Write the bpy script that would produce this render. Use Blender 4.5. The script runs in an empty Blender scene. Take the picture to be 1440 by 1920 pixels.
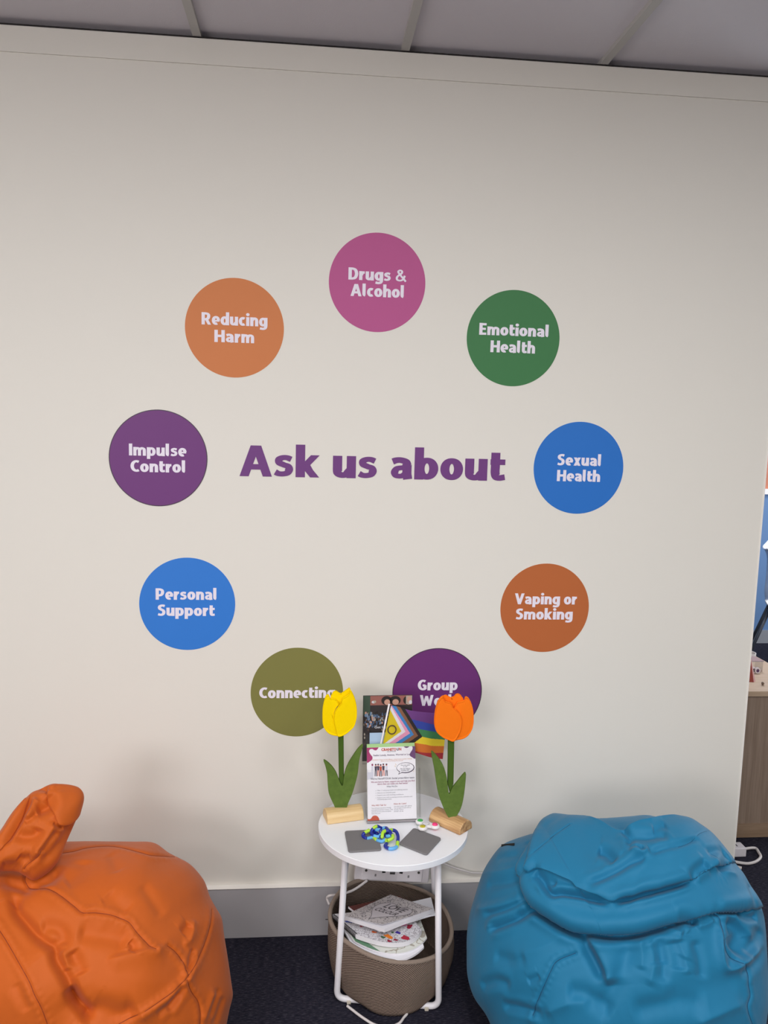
import bpy, bmesh, math, random
import numpy as np
from mathutils import Vector, Matrix
rnd = random.Random(7)
S = bpy.context.scene
COL = S.collection
PI = math.pi

# ------------------------------------------------------------------ camera, light, exposure
cam_d = bpy.data.cameras.new('camera')
cam_d.sensor_fit = 'HORIZONTAL'; cam_d.sensor_width = 36.0
cam_d.lens = 1508.77 / 1440 * 36.0
cam_d.clip_start = 0.05
cam = bpy.data.objects.new('camera', cam_d); COL.objects.link(cam)
CR, CU, CF = (0.9955, -0.0915, 0.0262), (-0.0150, 0.1214, 0.9925), (0.0940, 0.9884, -0.1195)
m = Matrix((CR, CU, tuple(-c for c in CF))).transposed().to_4x4()
m.translation = (0, -2.492, 1.7071)
cam.matrix_world = m
S.camera = cam
S.view_settings.view_transform = 'Standard'
S.view_settings.look = 'None'
S.view_settings.exposure = 0.10
S.view_settings.gamma = 1.0
S.view_settings.use_curve_mapping = False
S.cycles.transparent_max_bounces = 32

world = bpy.data.worlds.new('world'); S.world = world; world.use_nodes = True
world.node_tree.nodes['Background'].inputs[0].default_value = (0.9, 0.93, 1.0, 1)
world.node_tree.nodes['Background'].inputs[1].default_value = 0.25

def area(name, loc, target, sx, sy, watts, col):
    l = bpy.data.lights.new(name, 'AREA'); l.shape = 'RECTANGLE'; l.size = sx; l.size_y = sy
    l.energy = watts; l.color = col
    o = bpy.data.objects.new(name, l); COL.objects.link(o)
    o.location = loc
    o.rotation_euler = (Vector(target) - Vector(loc)).to_track_quat('-Z', 'Y').to_euler()
    return o
# daylight through the window in the wall behind the camera
area('window_daylight', (-1.85, -5.12, 1.95), (0.2, 0, 1.0), 1.5, 0.9, 56, (1.0, 0.96, 0.97))
# ceiling panel lamps
for i, (px, py, w) in enumerate([(-1.5, -2.1, 10), (0.3, -2.1, 15), (1.8, -2.1, 11), (0.3, -4.0, 15), (1.8, -4.0, 12), (-1.5, -4.0, 12)]):
    area('ceiling_lamp', (px, py, 2.74), (px, py, 0), 0.58, 0.58, w * 1.75, (1.0, 0.995, 0.98))
area('ceiling_lamp_far', (2.6, 1.9, 2.74), (2.6, 1.9, 0), 1.2, 0.6, 42, (0.95, 0.98, 1.0))
area('blue_wall_fill', (4.9, 1.6, 1.5), (2.5, 1.8, 1.0), 2.0, 1.5, 60, (0.9, 0.96, 1.0))  # added fill that brightens the far blue wall; no window is built there

# ------------------------------------------------------------------ traced shapes, in metres
ORANGE = {'center':[-0.5788,-0.52,0.2704],'n':[0.2308,-0.7864,0.5729],'a':[0.9595,0.2816,-0.0],'b':[-0.1614,0.5497,0.8196],'C':0.34,'outline':[[0.0204,0.308],[0.0885,0.2963],[0.1579,0.2844],[0.2128,0.2728],[0.2522,0.2383],[0.2991,0.2068],[0.3231,0.1792],[0.3421,0.147],[0.3505,0.1114],[0.3649,0.0792],[0.3781,0.0513],[0.3799,0.0127],[0.3846,-0.053],[0.3877,-0.1167],[0.3891,-0.1369],[0.377,-0.1638],[0.369,-0.1864],[0.3559,-0.2194],[0.3175,-0.2634],[0.2286,-0.2994],[0.0654,-0.2985],[-0.0997,-0.2532],[-0.2372,-0.1678],[-0.3305,-0.0555],[-0.3644,0.0629],[-0.3528,0.1653],[-0.3098,0.2488],[-0.251,0.3021],[-0.1763,0.3198],[-0.0729,0.3203]],'folds':[('seam',[[-0.1067,0.2419],[-0.1083,0.2309],[-0.0994,0.2142],[-0.0889,0.2077],[-0.0627,0.192],[-0.044,0.1781],[-0.0221,0.1572],[0.0018,0.1321],[0.0202,0.1141],[0.0494,0.1076],[0.0829,0.096],[0.1017,0.0854],[0.1193,0.073],[0.1299,0.0568],[0.1446,0.0361],[0.1617,0.0161],[0.1727,0.0082]]),('seam',[[0.2041,0.0104],[0.2224,-0.0059],[0.2357,-0.0243],[0.2449,-0.0463],[0.2462,-0.0614]]),('seam',[[0.2415,-0.0694],[0.2548,-0.0946],[0.2714,-0.1194],[0.2767,-0.1434],[0.2748,-0.1743]]),('seam',[[0.3379,0.0729],[0.3283,0.044],[0.3145,0.0135],[0.2951,-0.0169],[0.2705,-0.0407],[0.2419,-0.0647],[0.2065,-0.0839],[0.161,-0.1017],[0.1052,-0.1208],[0.0631,-0.1342]]),('seam',[[-0.0216,0.2771],[0.0049,0.2727],[0.0338,0.2748],[0.0763,0.2723],[0.1084,0.2647],[0.1389,0.2498],[0.1668,0.2347],[0.1909,0.2251],[0.2339,0.2221],[0.2597,0.2211]]),('seam',[[-0.1639,0.1254],[-0.1544,0.1086],[-0.1397,0.0844],[-0.1172,0.0448],[-0.0916,0.0002],[-0.0801,-0.028],[-0.0668,-0.0584],[-0.0542,-0.102]]),('v',[[-0.1592,0.2092],[-0.1375,0.1936],[-0.1302,0.173],[-0.1212,0.148],[-0.1023,0.1216],[-0.086,0.0985],[-0.0642,0.0745],[-0.0422,0.0551],[-0.0364,0.0266],[-0.0231,0.0031],[-0.0115,-0.0216],[-0.0069,-0.0412],[0.0015,-0.06],[0.0146,-0.0798],[0.0225,-0.0939],[0.0281,-0.1148]],0.024,0.036),('v',[[-0.1592,0.2092],[-0.1375,0.1936],[-0.1302,0.173],[-0.1212,0.148],[-0.1023,0.1216],[-0.086,0.0985],[-0.0642,0.0745],[-0.0422,0.0551],[-0.0364,0.0266],[-0.0231,0.0031],[-0.0115,-0.0216],[-0.0069,-0.0412],[0.0015,-0.06],[0.0146,-0.0798],[0.0225,-0.0939],[0.0281,-0.1148]],0.013,0.01),('v',[[-0.0138,-0.0284],[-0.0054,-0.0467],[0.0041,-0.0631],[0.0157,-0.0811],[0.0219,-0.0949],[0.0227,-0.1085]],0.026,0.013),('r',[[0.0005,0.021],[0.0105,-0.0231],[0.027,-0.0681],[0.0477,-0.0829]],0.007,0.02),('r',[[-0.0873,0.0759],[-0.0599,0.0437],[-0.0353,-0.0136],[-0.0125,-0.0699]],0.008,0.022),('v',[[-0.0742,0.1039],[-0.0374,0.0978],[-0.023,0.0785],[-0.0245,0.0516]],0.012,0.016),('r',[[-0.0257,0.0486],[-0.0172,0.0214],[-0.0154,0.001]],0.008,0.01),('v',[[-0.0062,0.0437],[0.0037,0.0167],[0.0129,-0.0142]],0.013,0.016),('v',[[0.0029,0.0768],[0.0469,0.0639],[0.0847,0.0501],[0.1192,0.0314]],0.014,0.022),('p',[[0.2036,0.0124],[0.1715,0.0088],[0.1203,0.0081],[0.085,0.0074],[0.0618,0.0023]],0.01,0.025,0.006),('v',[[0.1159,0.0354],[0.1247,0.0226],[0.1192,0.0105]],0.008,0.008),('v',[[0.2436,0.0284],[0.2558,0.0382],[0.2672,0.0485]],0.01,0.011),('r',[[0.2792,0.0591],[0.2708,0.0322],[0.2602,0.0116],[0.2403,0.0058]],0.007,0.01),('v',[[0.2728,-0.0047],[0.2603,-0.0302],[0.248,-0.0573]],0.007,0.006),('v',[[0.2796,-0.0223],[0.2638,-0.0366],[0.2511,-0.0534]],0.004,0.004),('r',[[0.236,-0.0255],[0.2408,-0.0468],[0.2434,-0.0631]],0.004,0.006),('p',[[0.2951,-0.0169],[0.2705,-0.0407],[0.2419,-0.0647],[0.2065,-0.0839],[0.161,-0.1017],[0.1052,-0.1208],[0.0631,-0.1342]],0.01,0.025,0.006),('v',[[0.2355,-0.0759],[0.221,-0.0981],[0.1942,-0.1233]],0.009,0.009),('v',[[0.2293,-0.0889],[0.2026,-0.1069],[0.1672,-0.1256]],0.006,0.008),('r',[[0.3212,-0.1062],[0.3014,-0.136],[0.282,-0.1683]],0.006,0.01),('v',[[0.335,-0.1036],[0.3167,-0.1341],[0.2997,-0.1663]],0.006,0.008),('v',[[0.3461,-0.1238],[0.3253,-0.1596],[0.3115,-0.1845]],0.006,0.008),('v',[[0.0089,-0.0899],[0.053,-0.0924],[0.0975,-0.1106],[0.1348,-0.1022]],0.022,0.028),('v',[[0.1522,0.1542],[0.1723,0.1173],[0.1999,0.0722]],0.006,0.014),('v',[[0.0745,0.147],[0.0945,0.1204],[0.1193,0.0915]],0.007,0.018),('v',[[0.0882,0.2477],[0.0954,0.2282],[0.1044,0.1876]],0.005,0.014),('v',[[0.0303,0.242],[0.0168,0.2094],[-0.0195,0.1898]],0.007,0.02),('r',[[0.0199,0.1142],[0.0434,0.1203],[0.0676,0.1313]],0.004,0.012),('v',[[-0.1673,0.2377],[-0.1369,0.2209],[-0.0899,0.2092],[-0.049,0.2144],[-0.0191,0.2431]],0.02,0.016),('v',[[-0.1338,0.1633],[-0.1066,0.1936],[-0.0955,0.2039]],0.008,0.014),('v',[[-0.0932,-0.058],[-0.1111,-0.0186],[-0.1197,0.0037]],0.004,0.01),('bump',[[0.1349,0.1319]],0.015,0.09),('bump',[[0.1356,-0.0384]],0.018,0.075),('bump',[[-0.0765,-0.0154]],0.016,0.07),('bump',[[0.317,-0.0291]],-0.006,0.05),('bump',[[-0.0934,0.2793]],-0.04,0.08)]}
TAIL = {'center':[-0.6491,-0.56,0.6568],'n':[0.2831,-0.8426,0.4581],'a':[0.9479,0.3185,-0.0],'b':[-0.1459,0.4342,0.8889],'C':0.065,'outline':[[-0.1346,-0.0299],[-0.1058,0.0066],[-0.0823,0.0292],[-0.0463,0.0736],[-0.0119,0.1058],[0.009,0.1114],[0.0277,0.1187],[0.0439,0.1201],[0.0711,0.1107],[0.096,0.1004],[0.1045,0.0925],[0.1104,0.0825],[0.1071,0.0637],[0.0972,0.0397],[0.0836,0.0128],[0.0649,-0.0239],[0.0542,-0.0491],[0.0414,-0.0688],[0.0192,-0.0863],[-0.0096,-0.0964],[-0.0281,-0.0833],[-0.0489,-0.0686],[-0.0835,-0.062],[-0.129,-0.058]],'folds':[('step',[[0.0334,0.1128],[0.0773,0.1085],[0.1145,0.0884],[0.1106,0.0567],[0.0929,0.0314],[0.0702,0.0184],[0.0481,0.0219],[0.0415,0.0414],[0.0338,0.0613],[0.0263,0.0877]],0.012,0.009),('step',[[-0.0117,0.1121],[-0.0279,0.0657],[-0.0425,0.0376],[-0.0579,0.0138],[-0.0811,-0.0152],[-0.1158,-0.029],[-0.1343,0.0358],[-0.0821,0.045],[-0.0339,0.0954]],0.01,0.01),('bump',[[0.0137,0.0671]],-0.012,0.022),('seam',[[0.0066,-0.0325],[0.0024,-0.04],[-0.008,-0.0484],[-0.0243,-0.058],[-0.0302,-0.0653]]),('v',[[-0.0106,0.1028],[-0.0193,0.0774],[-0.0404,0.0424],[-0.0569,0.016],[-0.077,-0.0051]],0.012,0.008),('v',[[0.0065,0.1119],[0.0232,0.1068],[0.0291,0.0977]],0.008,0.006),('v',[[0.0269,0.0936],[0.0302,0.0688],[0.0112,0.0611],[-0.0012,0.0589]],0.01,0.012),('v',[[0.0008,0.0565],[-0.0117,0.0479],[-0.0282,0.036]],0.005,0.006),('v',[[-0.0488,0.0187],[-0.0308,0.0073],[-0.0066,0.0051],[0.0081,0.0213]],0.012,0.014),('r',[[0.0393,0.0329],[0.0259,0.0014],[0.0049,-0.0219],[-0.0119,-0.0457]],0.01,0.014),('v',[[0.049,0.0059],[0.032,-0.0038],[0.0149,-0.0258],[0.0064,-0.0387]],0.007,0.008),('v',[[0.0844,0.0174],[0.0615,-0.0111],[0.0396,-0.0304],[0.0184,-0.0472],[0.0019,-0.0565]],0.007,0.012),('v',[[-0.0437,-0.0357],[-0.03,-0.0445],[-0.014,-0.0463]],0.008,0.01),('r',[[-0.0023,0.0965],[-0.0133,0.0675],[-0.024,0.0438]],0.006,0.01),('v',[[0.035,0.0273],[0.0492,0.0143],[0.0599,0.0147]],0.005,0.004),('v',[[-0.0822,-0.0535],[-0.0585,-0.056],[-0.0326,-0.0628]],0.008,0.012)]}
BLUE = {'center':[0.8657,-0.5,0.2511],'n':[-0.3311,-0.7618,0.5568],'a':[0.9171,-0.3986,0.0],'b':[0.2219,0.5107,0.8306],'C':0.34,'outline':[[-0.393,-0.1416],[-0.4033,-0.09],[-0.4108,-0.0367],[-0.4105,0.0123],[-0.4026,0.0636],[-0.3908,0.1238],[-0.3732,0.1683],[-0.3443,0.2138],[-0.3077,0.2384],[-0.2554,0.2642],[-0.2223,0.2775],[-0.2026,0.2975],[-0.1643,0.3193],[-0.1141,0.3279],[-0.0613,0.3354],[0.0127,0.3526],[0.0609,0.3646],[0.1007,0.3633],[0.1655,0.3715],[0.2017,0.3574],[0.2375,0.335],[0.2937,0.2764],[0.3142,0.2555],[0.3332,0.2252],[0.3571,0.1964],[0.3688,0.1724],[0.3751,0.1347],[0.3786,0.0719],[0.3807,-0.0019],[0.379,-0.0624],[0.36,-0.1369],[0.2925,-0.2212],[0.1692,-0.2899],[0.0172,-0.3377],[-0.1284,-0.3554],[-0.2222,-0.3244],[-0.2854,-0.2781],[-0.3265,-0.2246],[-0.3676,-0.1887]],'folds':[('step',[[-0.1668,0.3315],[-0.1989,0.2799],[-0.2131,0.2461],[-0.2314,0.1939],[-0.2485,0.1406],[-0.2341,0.1222],[-0.2276,0.0994],[-0.2077,0.0717],[-0.1807,0.0588],[-0.145,0.0456],[-0.1043,0.0353],[-0.0721,0.0368],[-0.0156,0.0438],[0.0395,0.0592],[0.1001,0.0881],[0.1619,0.1154],[0.2065,0.136],[0.2392,0.1458],[0.2802,0.1578],[0.3295,0.1782],[0.366,0.1995],[0.4116,0.2485],[0.3306,0.3731],[0.1875,0.4218],[0.04,0.4047],[-0.1698,0.3619]],0.04,0.016),('step',[[-0.2245,0.1431],[-0.2001,0.1405],[-0.1594,0.1353],[-0.1163,0.1268],[-0.0772,0.1151],[-0.0458,0.1083],[-0.018,0.1028],[0.0023,0.1137],[0.0374,0.1288],[0.0723,0.1468],[0.1166,0.1693],[0.1621,0.1935],[0.188,0.2156],[0.3308,0.3162],[0.3024,0.4117],[0.1142,0.4171],[-0.111,0.3717],[-0.1935,0.2953]],0.022,0.012),('step',[[-0.1055,0.3188],[-0.0561,0.2923],[-0.0047,0.2701],[0.0523,0.3028],[0.1012,0.3329],[0.15,0.3628],[0.1662,0.4033],[0.0628,0.4009],[-0.0347,0.3845],[-0.102,0.3579]],-0.03,0.012),('seam',[[0.2064,0.1348],[0.2333,0.1248],[0.241,0.1013],[0.2439,0.0678],[0.2581,0.0463],[0.2773,0.0375],[0.3006,0.0333],[0.3105,0.0208],[0.3106,-0.0034],[0.3163,-0.0287],[0.3096,-0.0509],[0.3144,-0.0709],[0.329,-0.0975]]),('seam',[[-0.1863,-0.1799],[-0.1826,-0.1648],[-0.1689,-0.1288],[-0.1474,-0.0714],[-0.1332,-0.0462],[-0.0931,-0.0215]]),('v',[[-0.2378,0.1083],[-0.2126,0.0658],[-0.1652,0.0443],[-0.1166,0.0281],[-0.0711,0.0263],[-0.0149,0.0341],[0.0401,0.0487],[0.1005,0.0764],[0.1745,0.1097]],0.02,0.012),('v',[[-0.1943,0.1255],[-0.1604,0.0944],[-0.1318,0.0972],[-0.0881,0.0994],[-0.051,0.0976],[-0.0175,0.0962]],0.014,0.007),('v',[[-0.0176,0.0971],[0.0028,0.1069],[0.0377,0.123],[0.0725,0.1409],[0.1168,0.1631],[0.1621,0.1874]],0.016,0.007),('v',[[-0.2057,0.1331],[-0.18,0.1185],[-0.1465,0.1121]],0.01,0.009),('r',[[-0.2097,0.1373],[-0.1659,0.1351],[-0.1163,0.1268],[-0.0706,0.1109]],0.007,0.006),('bump',[[-0.0629,0.2201]],-0.03,0.075),('bump',[[-0.123,0.2547]],-0.006,0.05),('seamfine',[[-0.1342,0.2652],[-0.1778,0.2087],[-0.2251,0.1463]]),('v',[[-0.0613,0.2115],[-0.0352,0.2047],[-0.0118,0.1863]],0.01,0.012),('v',[[-0.0047,0.2707],[0.0188,0.2513],[0.0214,0.2313],[0.03,0.2131]],0.008,0.008),('r',[[0.0257,0.2388],[0.0282,0.2193],[0.0516,0.2157],[0.0667,0.2267]],0.01,0.01),('v',[[0.039,0.2196],[0.0481,0.2263]],0.006,0.006),('v',[[-0.0809,0.121],[-0.0132,0.1626],[0.0399,0.2006],[0.0671,0.2122]],0.008,0.008),('v',[[0.067,0.2138],[0.1002,0.2346],[0.1765,0.2841]],0.005,0.006),('v',[[0.0158,0.2474],[0.0565,0.2565],[0.1156,0.2694]],0.01,0.012),('v',[[0.0687,0.2766],[0.1098,0.2953]],0.007,0.012),('r',[[-0.0046,0.2696],[0.0522,0.3017],[0.1016,0.3314],[0.1529,0.3584]],0.008,0.01),('r',[[-0.1039,0.3135],[-0.056,0.2915],[-0.0047,0.2707]],0.005,0.008),('seamfine',[[0.1252,0.248],[0.1528,0.2657],[0.1831,0.3018],[0.2235,0.3342]]),('v',[[0.1513,0.1856],[0.1636,0.2059],[0.1889,0.2286]],0.012,0.009),('r',[[0.1554,0.1852],[0.1718,0.2011],[0.1973,0.2265],[0.2155,0.2498]],0.01,0.01),('v',[[0.2142,0.2238],[0.226,0.2297],[0.2481,0.275]],0.009,0.011),('r',[[0.1973,0.2279],[0.2227,0.2218],[0.2797,0.2303]],0.005,0.008),('v',[[0.1866,0.2478],[0.2227,0.2697],[0.2456,0.2804]],0.006,0.01),('v',[[0.2172,0.1352],[0.2501,0.1439],[0.2907,0.1586],[0.3265,0.1759]],0.014,0.008),('v',[[0.2784,0.1478],[0.3076,0.1444],[0.3405,0.1501]],0.01,0.01),('r',[[0.3248,0.1754],[0.3423,0.1666],[0.3642,0.1724]],0.006,0.007),('r',[[0.2118,0.1366],[0.2499,0.1374],[0.2834,0.1297],[0.2963,0.1188],[0.3189,0.1012],[0.3187,0.0837]],0.008,0.011),('v',[[0.2493,0.1133],[0.2745,0.1138],[0.2888,0.0995],[0.283,0.076],[0.269,0.0512]],0.018,0.022),('v',[[0.3063,0.0515],[0.3217,0.0743],[0.3386,0.1082],[0.3465,0.1308]],0.01,0.014),('r',[[0.2222,0.1186],[0.237,0.0957],[0.2396,0.0451],[0.2584,0.0154],[0.3063,0.0466],[0.3659,0.0966]],0.012,0.011),('v',[[0.1278,0.096],[0.1536,0.1076],[0.1719,0.1015],[0.1825,0.0939]],0.012,0.011),('r',[[0.1799,0.0908],[0.2061,0.1038],[0.2236,0.1189]],0.006,0.008),('v',[[0.1758,0.1149],[0.1799,0.0933]],0.006,0.005),('r',[[0.1023,0.082],[0.1284,0.0752],[0.1518,0.0691]],0.006,0.009),('v',[[0.0655,0.0452],[0.0926,0.0125],[0.1013,-0.0093]],0.006,0.018),('r',[[0.1543,0.0708],[0.1605,0.0384],[0.1562,0.0137]],0.004,0.02),('v',[[0.129,0.0559],[0.1406,0.0224],[0.1444,-0.0122]],0.006,0.02),('p',[[-0.0768,0.0323],[-0.0542,0.0063],[-0.0246,-0.0349],[-0.0092,-0.078]],0.016,0.035,0.008),('v',[[-0.084,0.0261],[-0.0614,-0.0127],[-0.0222,-0.0672]],0.012,0.014),('r',[[-0.386,0.0291],[-0.328,0.0354],[-0.2678,0.0592],[-0.2281,0.0837]],0.01,0.012),('v',[[-0.3508,0.0173],[-0.2811,0.0454],[-0.2231,0.0793]],0.008,0.01),('v',[[-0.3322,-0.0163],[-0.2549,0.0242],[-0.1982,0.0645]],0.012,0.01),('r',[[-0.3415,-0.0127],[-0.298,0.0052],[-0.2419,0.0366]],0.006,0.008),('r',[[-0.1037,0.0294],[-0.1711,-0.0234],[-0.2641,-0.0728]],0.005,0.02),('r',[[0.0501,0.0461],[0.0582,0.012],[0.0592,-0.0275]],0.005,0.012),('v',[[-0.2707,-0.1784],[-0.2193,-0.1708],[-0.1548,-0.1695]],0.007,0.01),('v',[[-0.2032,-0.1073],[-0.1711,-0.0883]],0.004,0.008),('v',[[0.107,-0.0622],[0.2151,-0.0292],[0.2924,0.0082]],0.006,0.03),('r',[[0.1823,-0.1133],[0.2669,-0.0641],[0.3066,-0.0461]],0.006,0.015),('v',[[-0.2637,0.2262],[-0.2409,0.2084],[-0.2429,0.1772]],0.004,0.008),('v',[[-0.3416,0.168],[-0.2678,0.1843]],0.003,0.01),('bump',[[-0.1645,-0.0869]],0.01,0.07),('bump',[[0.1172,-0.0266]],0.012,0.09),('v',[[0.0282,0.0405],[0.0218,-0.0126],[-0.0009,-0.0739],[-0.033,-0.1372]],0.006,0.018),('r',[[0.0709,0.0481],[0.0856,0.0006],[0.0767,-0.0574]],0.006,0.014),('v',[[0.0914,0.0569],[0.1073,0.0051],[0.1061,-0.0457]],0.007,0.013),('r',[[0.1317,0.0676],[0.1517,0.0256],[0.1654,-0.0168]],0.005,0.012),('v',[[0.1752,0.065],[0.1914,0.0224],[0.1975,-0.0215]],0.006,0.013),('v',[[-0.1103,-0.1094],[-0.06,-0.1071],[0.0034,-0.1347]],0.008,0.02),('r',[[-0.1577,-0.1667],[-0.0959,-0.1289],[-0.0468,-0.1177]],0.006,0.015),('v',[[0.0388,-0.1213],[0.132,-0.0791],[0.2164,-0.0678]],0.008,0.022),('v',[[-0.3032,-0.0688],[-0.2569,-0.0713],[-0.2087,-0.0551]],0.005,0.014),('v',[[-0.3358,-0.1515],[-0.2883,-0.1271],[-0.2436,-0.1286]],0.006,0.012),('v',[[-0.3589,0.0931],[-0.2996,0.1064],[-0.241,0.128]],0.005,0.012),('r',[[-0.3995,0.1242],[-0.322,0.1318],[-0.2608,0.1529]],0.004,0.012),('v',[[0.2856,0.0069],[0.3363,0.0515],[0.3581,0.0923]],0.006,0.01),('v',[[0.3113,0.2226],[0.3193,0.1833],[0.3426,0.1766]],0.005,0.008)],'tag':[[-0.3364,0.2088],[-0.2927,0.2129]]}
LINES = [('Drugs &', 0.1985, 0.1763, 2.1098), ('Alcohol', 0.1988, 0.1621, 2.0618), ('Reducing', -0.2272, 0.1948, 1.9616), ('Harm', -0.228, 0.1178, 1.9114), ('Emotional', 0.6259, 0.2186, 1.9608), ('Health', 0.6243, 0.1408, 1.9092), ('Sexual', 0.8558, 0.1419, 1.5636), ('Health', 0.8564, 0.1412, 1.5133), ('Impulse', -0.4549, 0.1707, 1.5663), ('Control', -0.4549, 0.1626, 1.517), ('Personal', -0.3722, 0.1853, 1.1224), ('Support', -0.3716, 0.1744, 1.0712), ('Connecting', -0.0254, 0.2404, 0.8041), ('Vaping or', 0.7702, 0.2053, 1.1128), ('Smoking', 0.7679, 0.1884, 1.0627), ('Group', 0.4265, 0.1302, 0.8269), ('Work', 0.4284, 0.1179, 0.7753), ('Ask us about', 0.2039, 0.8293, 1.5102)]
CIRCLES = [('Drugs',0.1983,2.104),('Reducing',-0.2271,1.9543),('Emotional',0.6249,1.9533),('Impulse',-0.4537,1.5596),('Sexual',0.8554,1.5561),('Personal',-0.3685,1.1085),('Vaping',0.7684,1.1003),('Connecting',-0.0262,0.8225),('Group',0.426,0.821)]
TULIPS = {'yellow':{'y':-0.195,'left':[[0.0658,0.885],[0.06,0.8799],[0.0553,0.8646],[0.0518,0.8442],[0.0512,0.8186],[0.0531,0.793],[0.0608,0.7754],[0.0739,0.7629],[0.0888,0.758],[0.1007,0.7574],[0.0965,0.7688],[0.0893,0.7874],[0.0859,0.808],[0.086,0.8286],[0.0911,0.8439],[0.0988,0.8572],[0.0937,0.8654],[0.0886,0.8715],[0.0817,0.8731],[0.0749,0.8727],[0.0718,0.8778],[0.0693,0.8829]],'right':[[0.1314,0.9004],[0.1375,0.8937],[0.1458,0.8752],[0.1512,0.8537],[0.1531,0.8331],[0.1521,0.8115],[0.1457,0.7889],[0.1321,0.7736],[0.1155,0.7614],[0.0987,0.7574],[0.094,0.7719],[0.0871,0.7978],[0.0852,0.8183],[0.0883,0.8357],[0.097,0.849],[0.1066,0.8602],[0.1065,0.8673],[0.1112,0.8775],[0.12,0.8815],[0.1239,0.8846],[0.1296,0.8907]],'back':[[0.0749,0.8727],[0.0777,0.8808],[0.0814,0.8889],[0.0882,0.8925],[0.0942,0.8909],[0.0982,0.8858],[0.1041,0.8852],[0.1086,0.8821],[0.1116,0.8826],[0.1139,0.8897],[0.1207,0.8948],[0.1265,0.8994],[0.1319,0.9003],[0.1338,0.8794],[0.1147,0.8488],[0.0851,0.8491]],'stem':[[0.0987,0.7674],[0.1151,0.7672],[0.1193,0.6177],[0.1148,0.6],[0.1042,0.618]],'leaf':[[0.0568,0.683],[0.0655,0.6797],[0.0807,0.6657],[0.0943,0.6458],[0.1041,0.6219],[0.1147,0.6019],[0.119,0.6336],[0.1278,0.665],[0.1423,0.6924],[0.1605,0.7197],[0.1734,0.7301],[0.1701,0.7117],[0.1633,0.6803],[0.1603,0.6448],[0.1552,0.6171],[0.1447,0.5775],[0.1339,0.5498],[0.1268,0.528],[0.1136,0.5255],[0.0984,0.5286],[0.0886,0.5468],[0.0748,0.5789],[0.0705,0.6106],[0.068,0.6423],[0.0619,0.668]]},'orange':{'y':-0.262,'left':[[0.3939,0.9038],[0.3878,0.8978],[0.3822,0.8888],[0.3778,0.8738],[0.3745,0.8557],[0.3734,0.8305],[0.3761,0.8102],[0.3845,0.7929],[0.4018,0.7785],[0.4178,0.7712],[0.4269,0.767],[0.4338,0.7669],[0.4414,0.775],[0.4506,0.7942],[0.4547,0.8145],[0.4545,0.8348],[0.4484,0.851],[0.4381,0.8632],[0.428,0.8693],[0.4237,0.8804],[0.4176,0.8855],[0.4107,0.8876],[0.4027,0.8907],[0.3975,0.8987]],'right':[[0.4672,0.8998],[0.4743,0.8952],[0.4817,0.882],[0.4874,0.8648],[0.4906,0.8446],[0.4912,0.8192],[0.487,0.7989],[0.4758,0.7807],[0.4613,0.7717],[0.4466,0.7688],[0.4337,0.768],[0.4308,0.7944],[0.4293,0.835],[0.4321,0.8653],[0.4375,0.8783],[0.4412,0.8843],[0.45,0.8858],[0.4607,0.8892],[0.4634,0.8973]],'back':[[0.3966,0.8957],[0.4014,0.8997],[0.4072,0.9017],[0.4132,0.8991],[0.4165,0.8886],[0.4214,0.8895],[0.4251,0.8945],[0.4329,0.8975],[0.4376,0.9035],[0.4444,0.9054],[0.4514,0.9024],[0.4566,0.8953],[0.4598,0.8892],[0.4577,0.8651],[0.4285,0.8552],[0.4036,0.8655]],'stem':[[0.4181,0.772],[0.4368,0.7718],[0.4393,0.6322],[0.4291,0.6051],[0.4217,0.6325]],'leaf':[[0.3691,0.7341],[0.3817,0.7262],[0.3973,0.7067],[0.4093,0.6833],[0.418,0.6521],[0.4228,0.6208],[0.4272,0.6032],[0.4341,0.6206],[0.4485,0.6399],[0.4628,0.6591],[0.4737,0.6687],[0.474,0.6433],[0.4721,0.6121],[0.4678,0.5769],[0.4612,0.5534],[0.4505,0.534],[0.4396,0.5236],[0.428,0.5305],[0.418,0.5465],[0.4037,0.5782],[0.3932,0.6097],[0.3863,0.6448],[0.3794,0.6838]]}}
TANGLE = [[0.1899,-0.309,0.52],[0.1756,-0.3167,0.516],[0.1706,-0.3212,0.51],[0.1812,-0.3312,0.507],[0.1996,-0.3268,0.507],[0.209,-0.3417,0.507],[0.222,-0.3491,0.507],[0.2335,-0.3458,0.51],[0.2352,-0.3597,0.507],[0.2298,-0.3726,0.506],[0.2386,-0.3856,0.505],[0.251,-0.3862,0.505],[0.262,-0.3768,0.506],[0.2664,-0.3585,0.51],[0.2698,-0.3357,0.514],[0.266,-0.3169,0.518],[0.2561,-0.3118,0.52],[0.245,-0.3151,0.522],[0.2381,-0.2985,0.52],[0.2264,-0.2968,0.518],[0.2119,-0.3001,0.526],[0.2004,-0.306,0.522],[0.195,-0.3137,0.515],[0.2016,-0.3262,0.512],[0.215,-0.3316,0.512],[0.2216,-0.3273,0.518],[0.2187,-0.3213,0.526],[0.2088,-0.3135,0.522],[0.206,-0.3107,0.512],[0.2154,-0.3149,0.51],[0.2223,-0.3433,0.516],[0.2262,-0.3336,0.524],[0.2353,-0.3262,0.526],[0.2467,-0.33,0.526],[0.2469,-0.3395,0.52],[0.237,-0.3342,0.514],[0.2345,-0.3161,0.512],[0.2447,-0.3198,0.516],[0.2533,-0.3397,0.52],[0.252,-0.353,0.518],[0.2379,-0.3584,0.514]]
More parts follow.
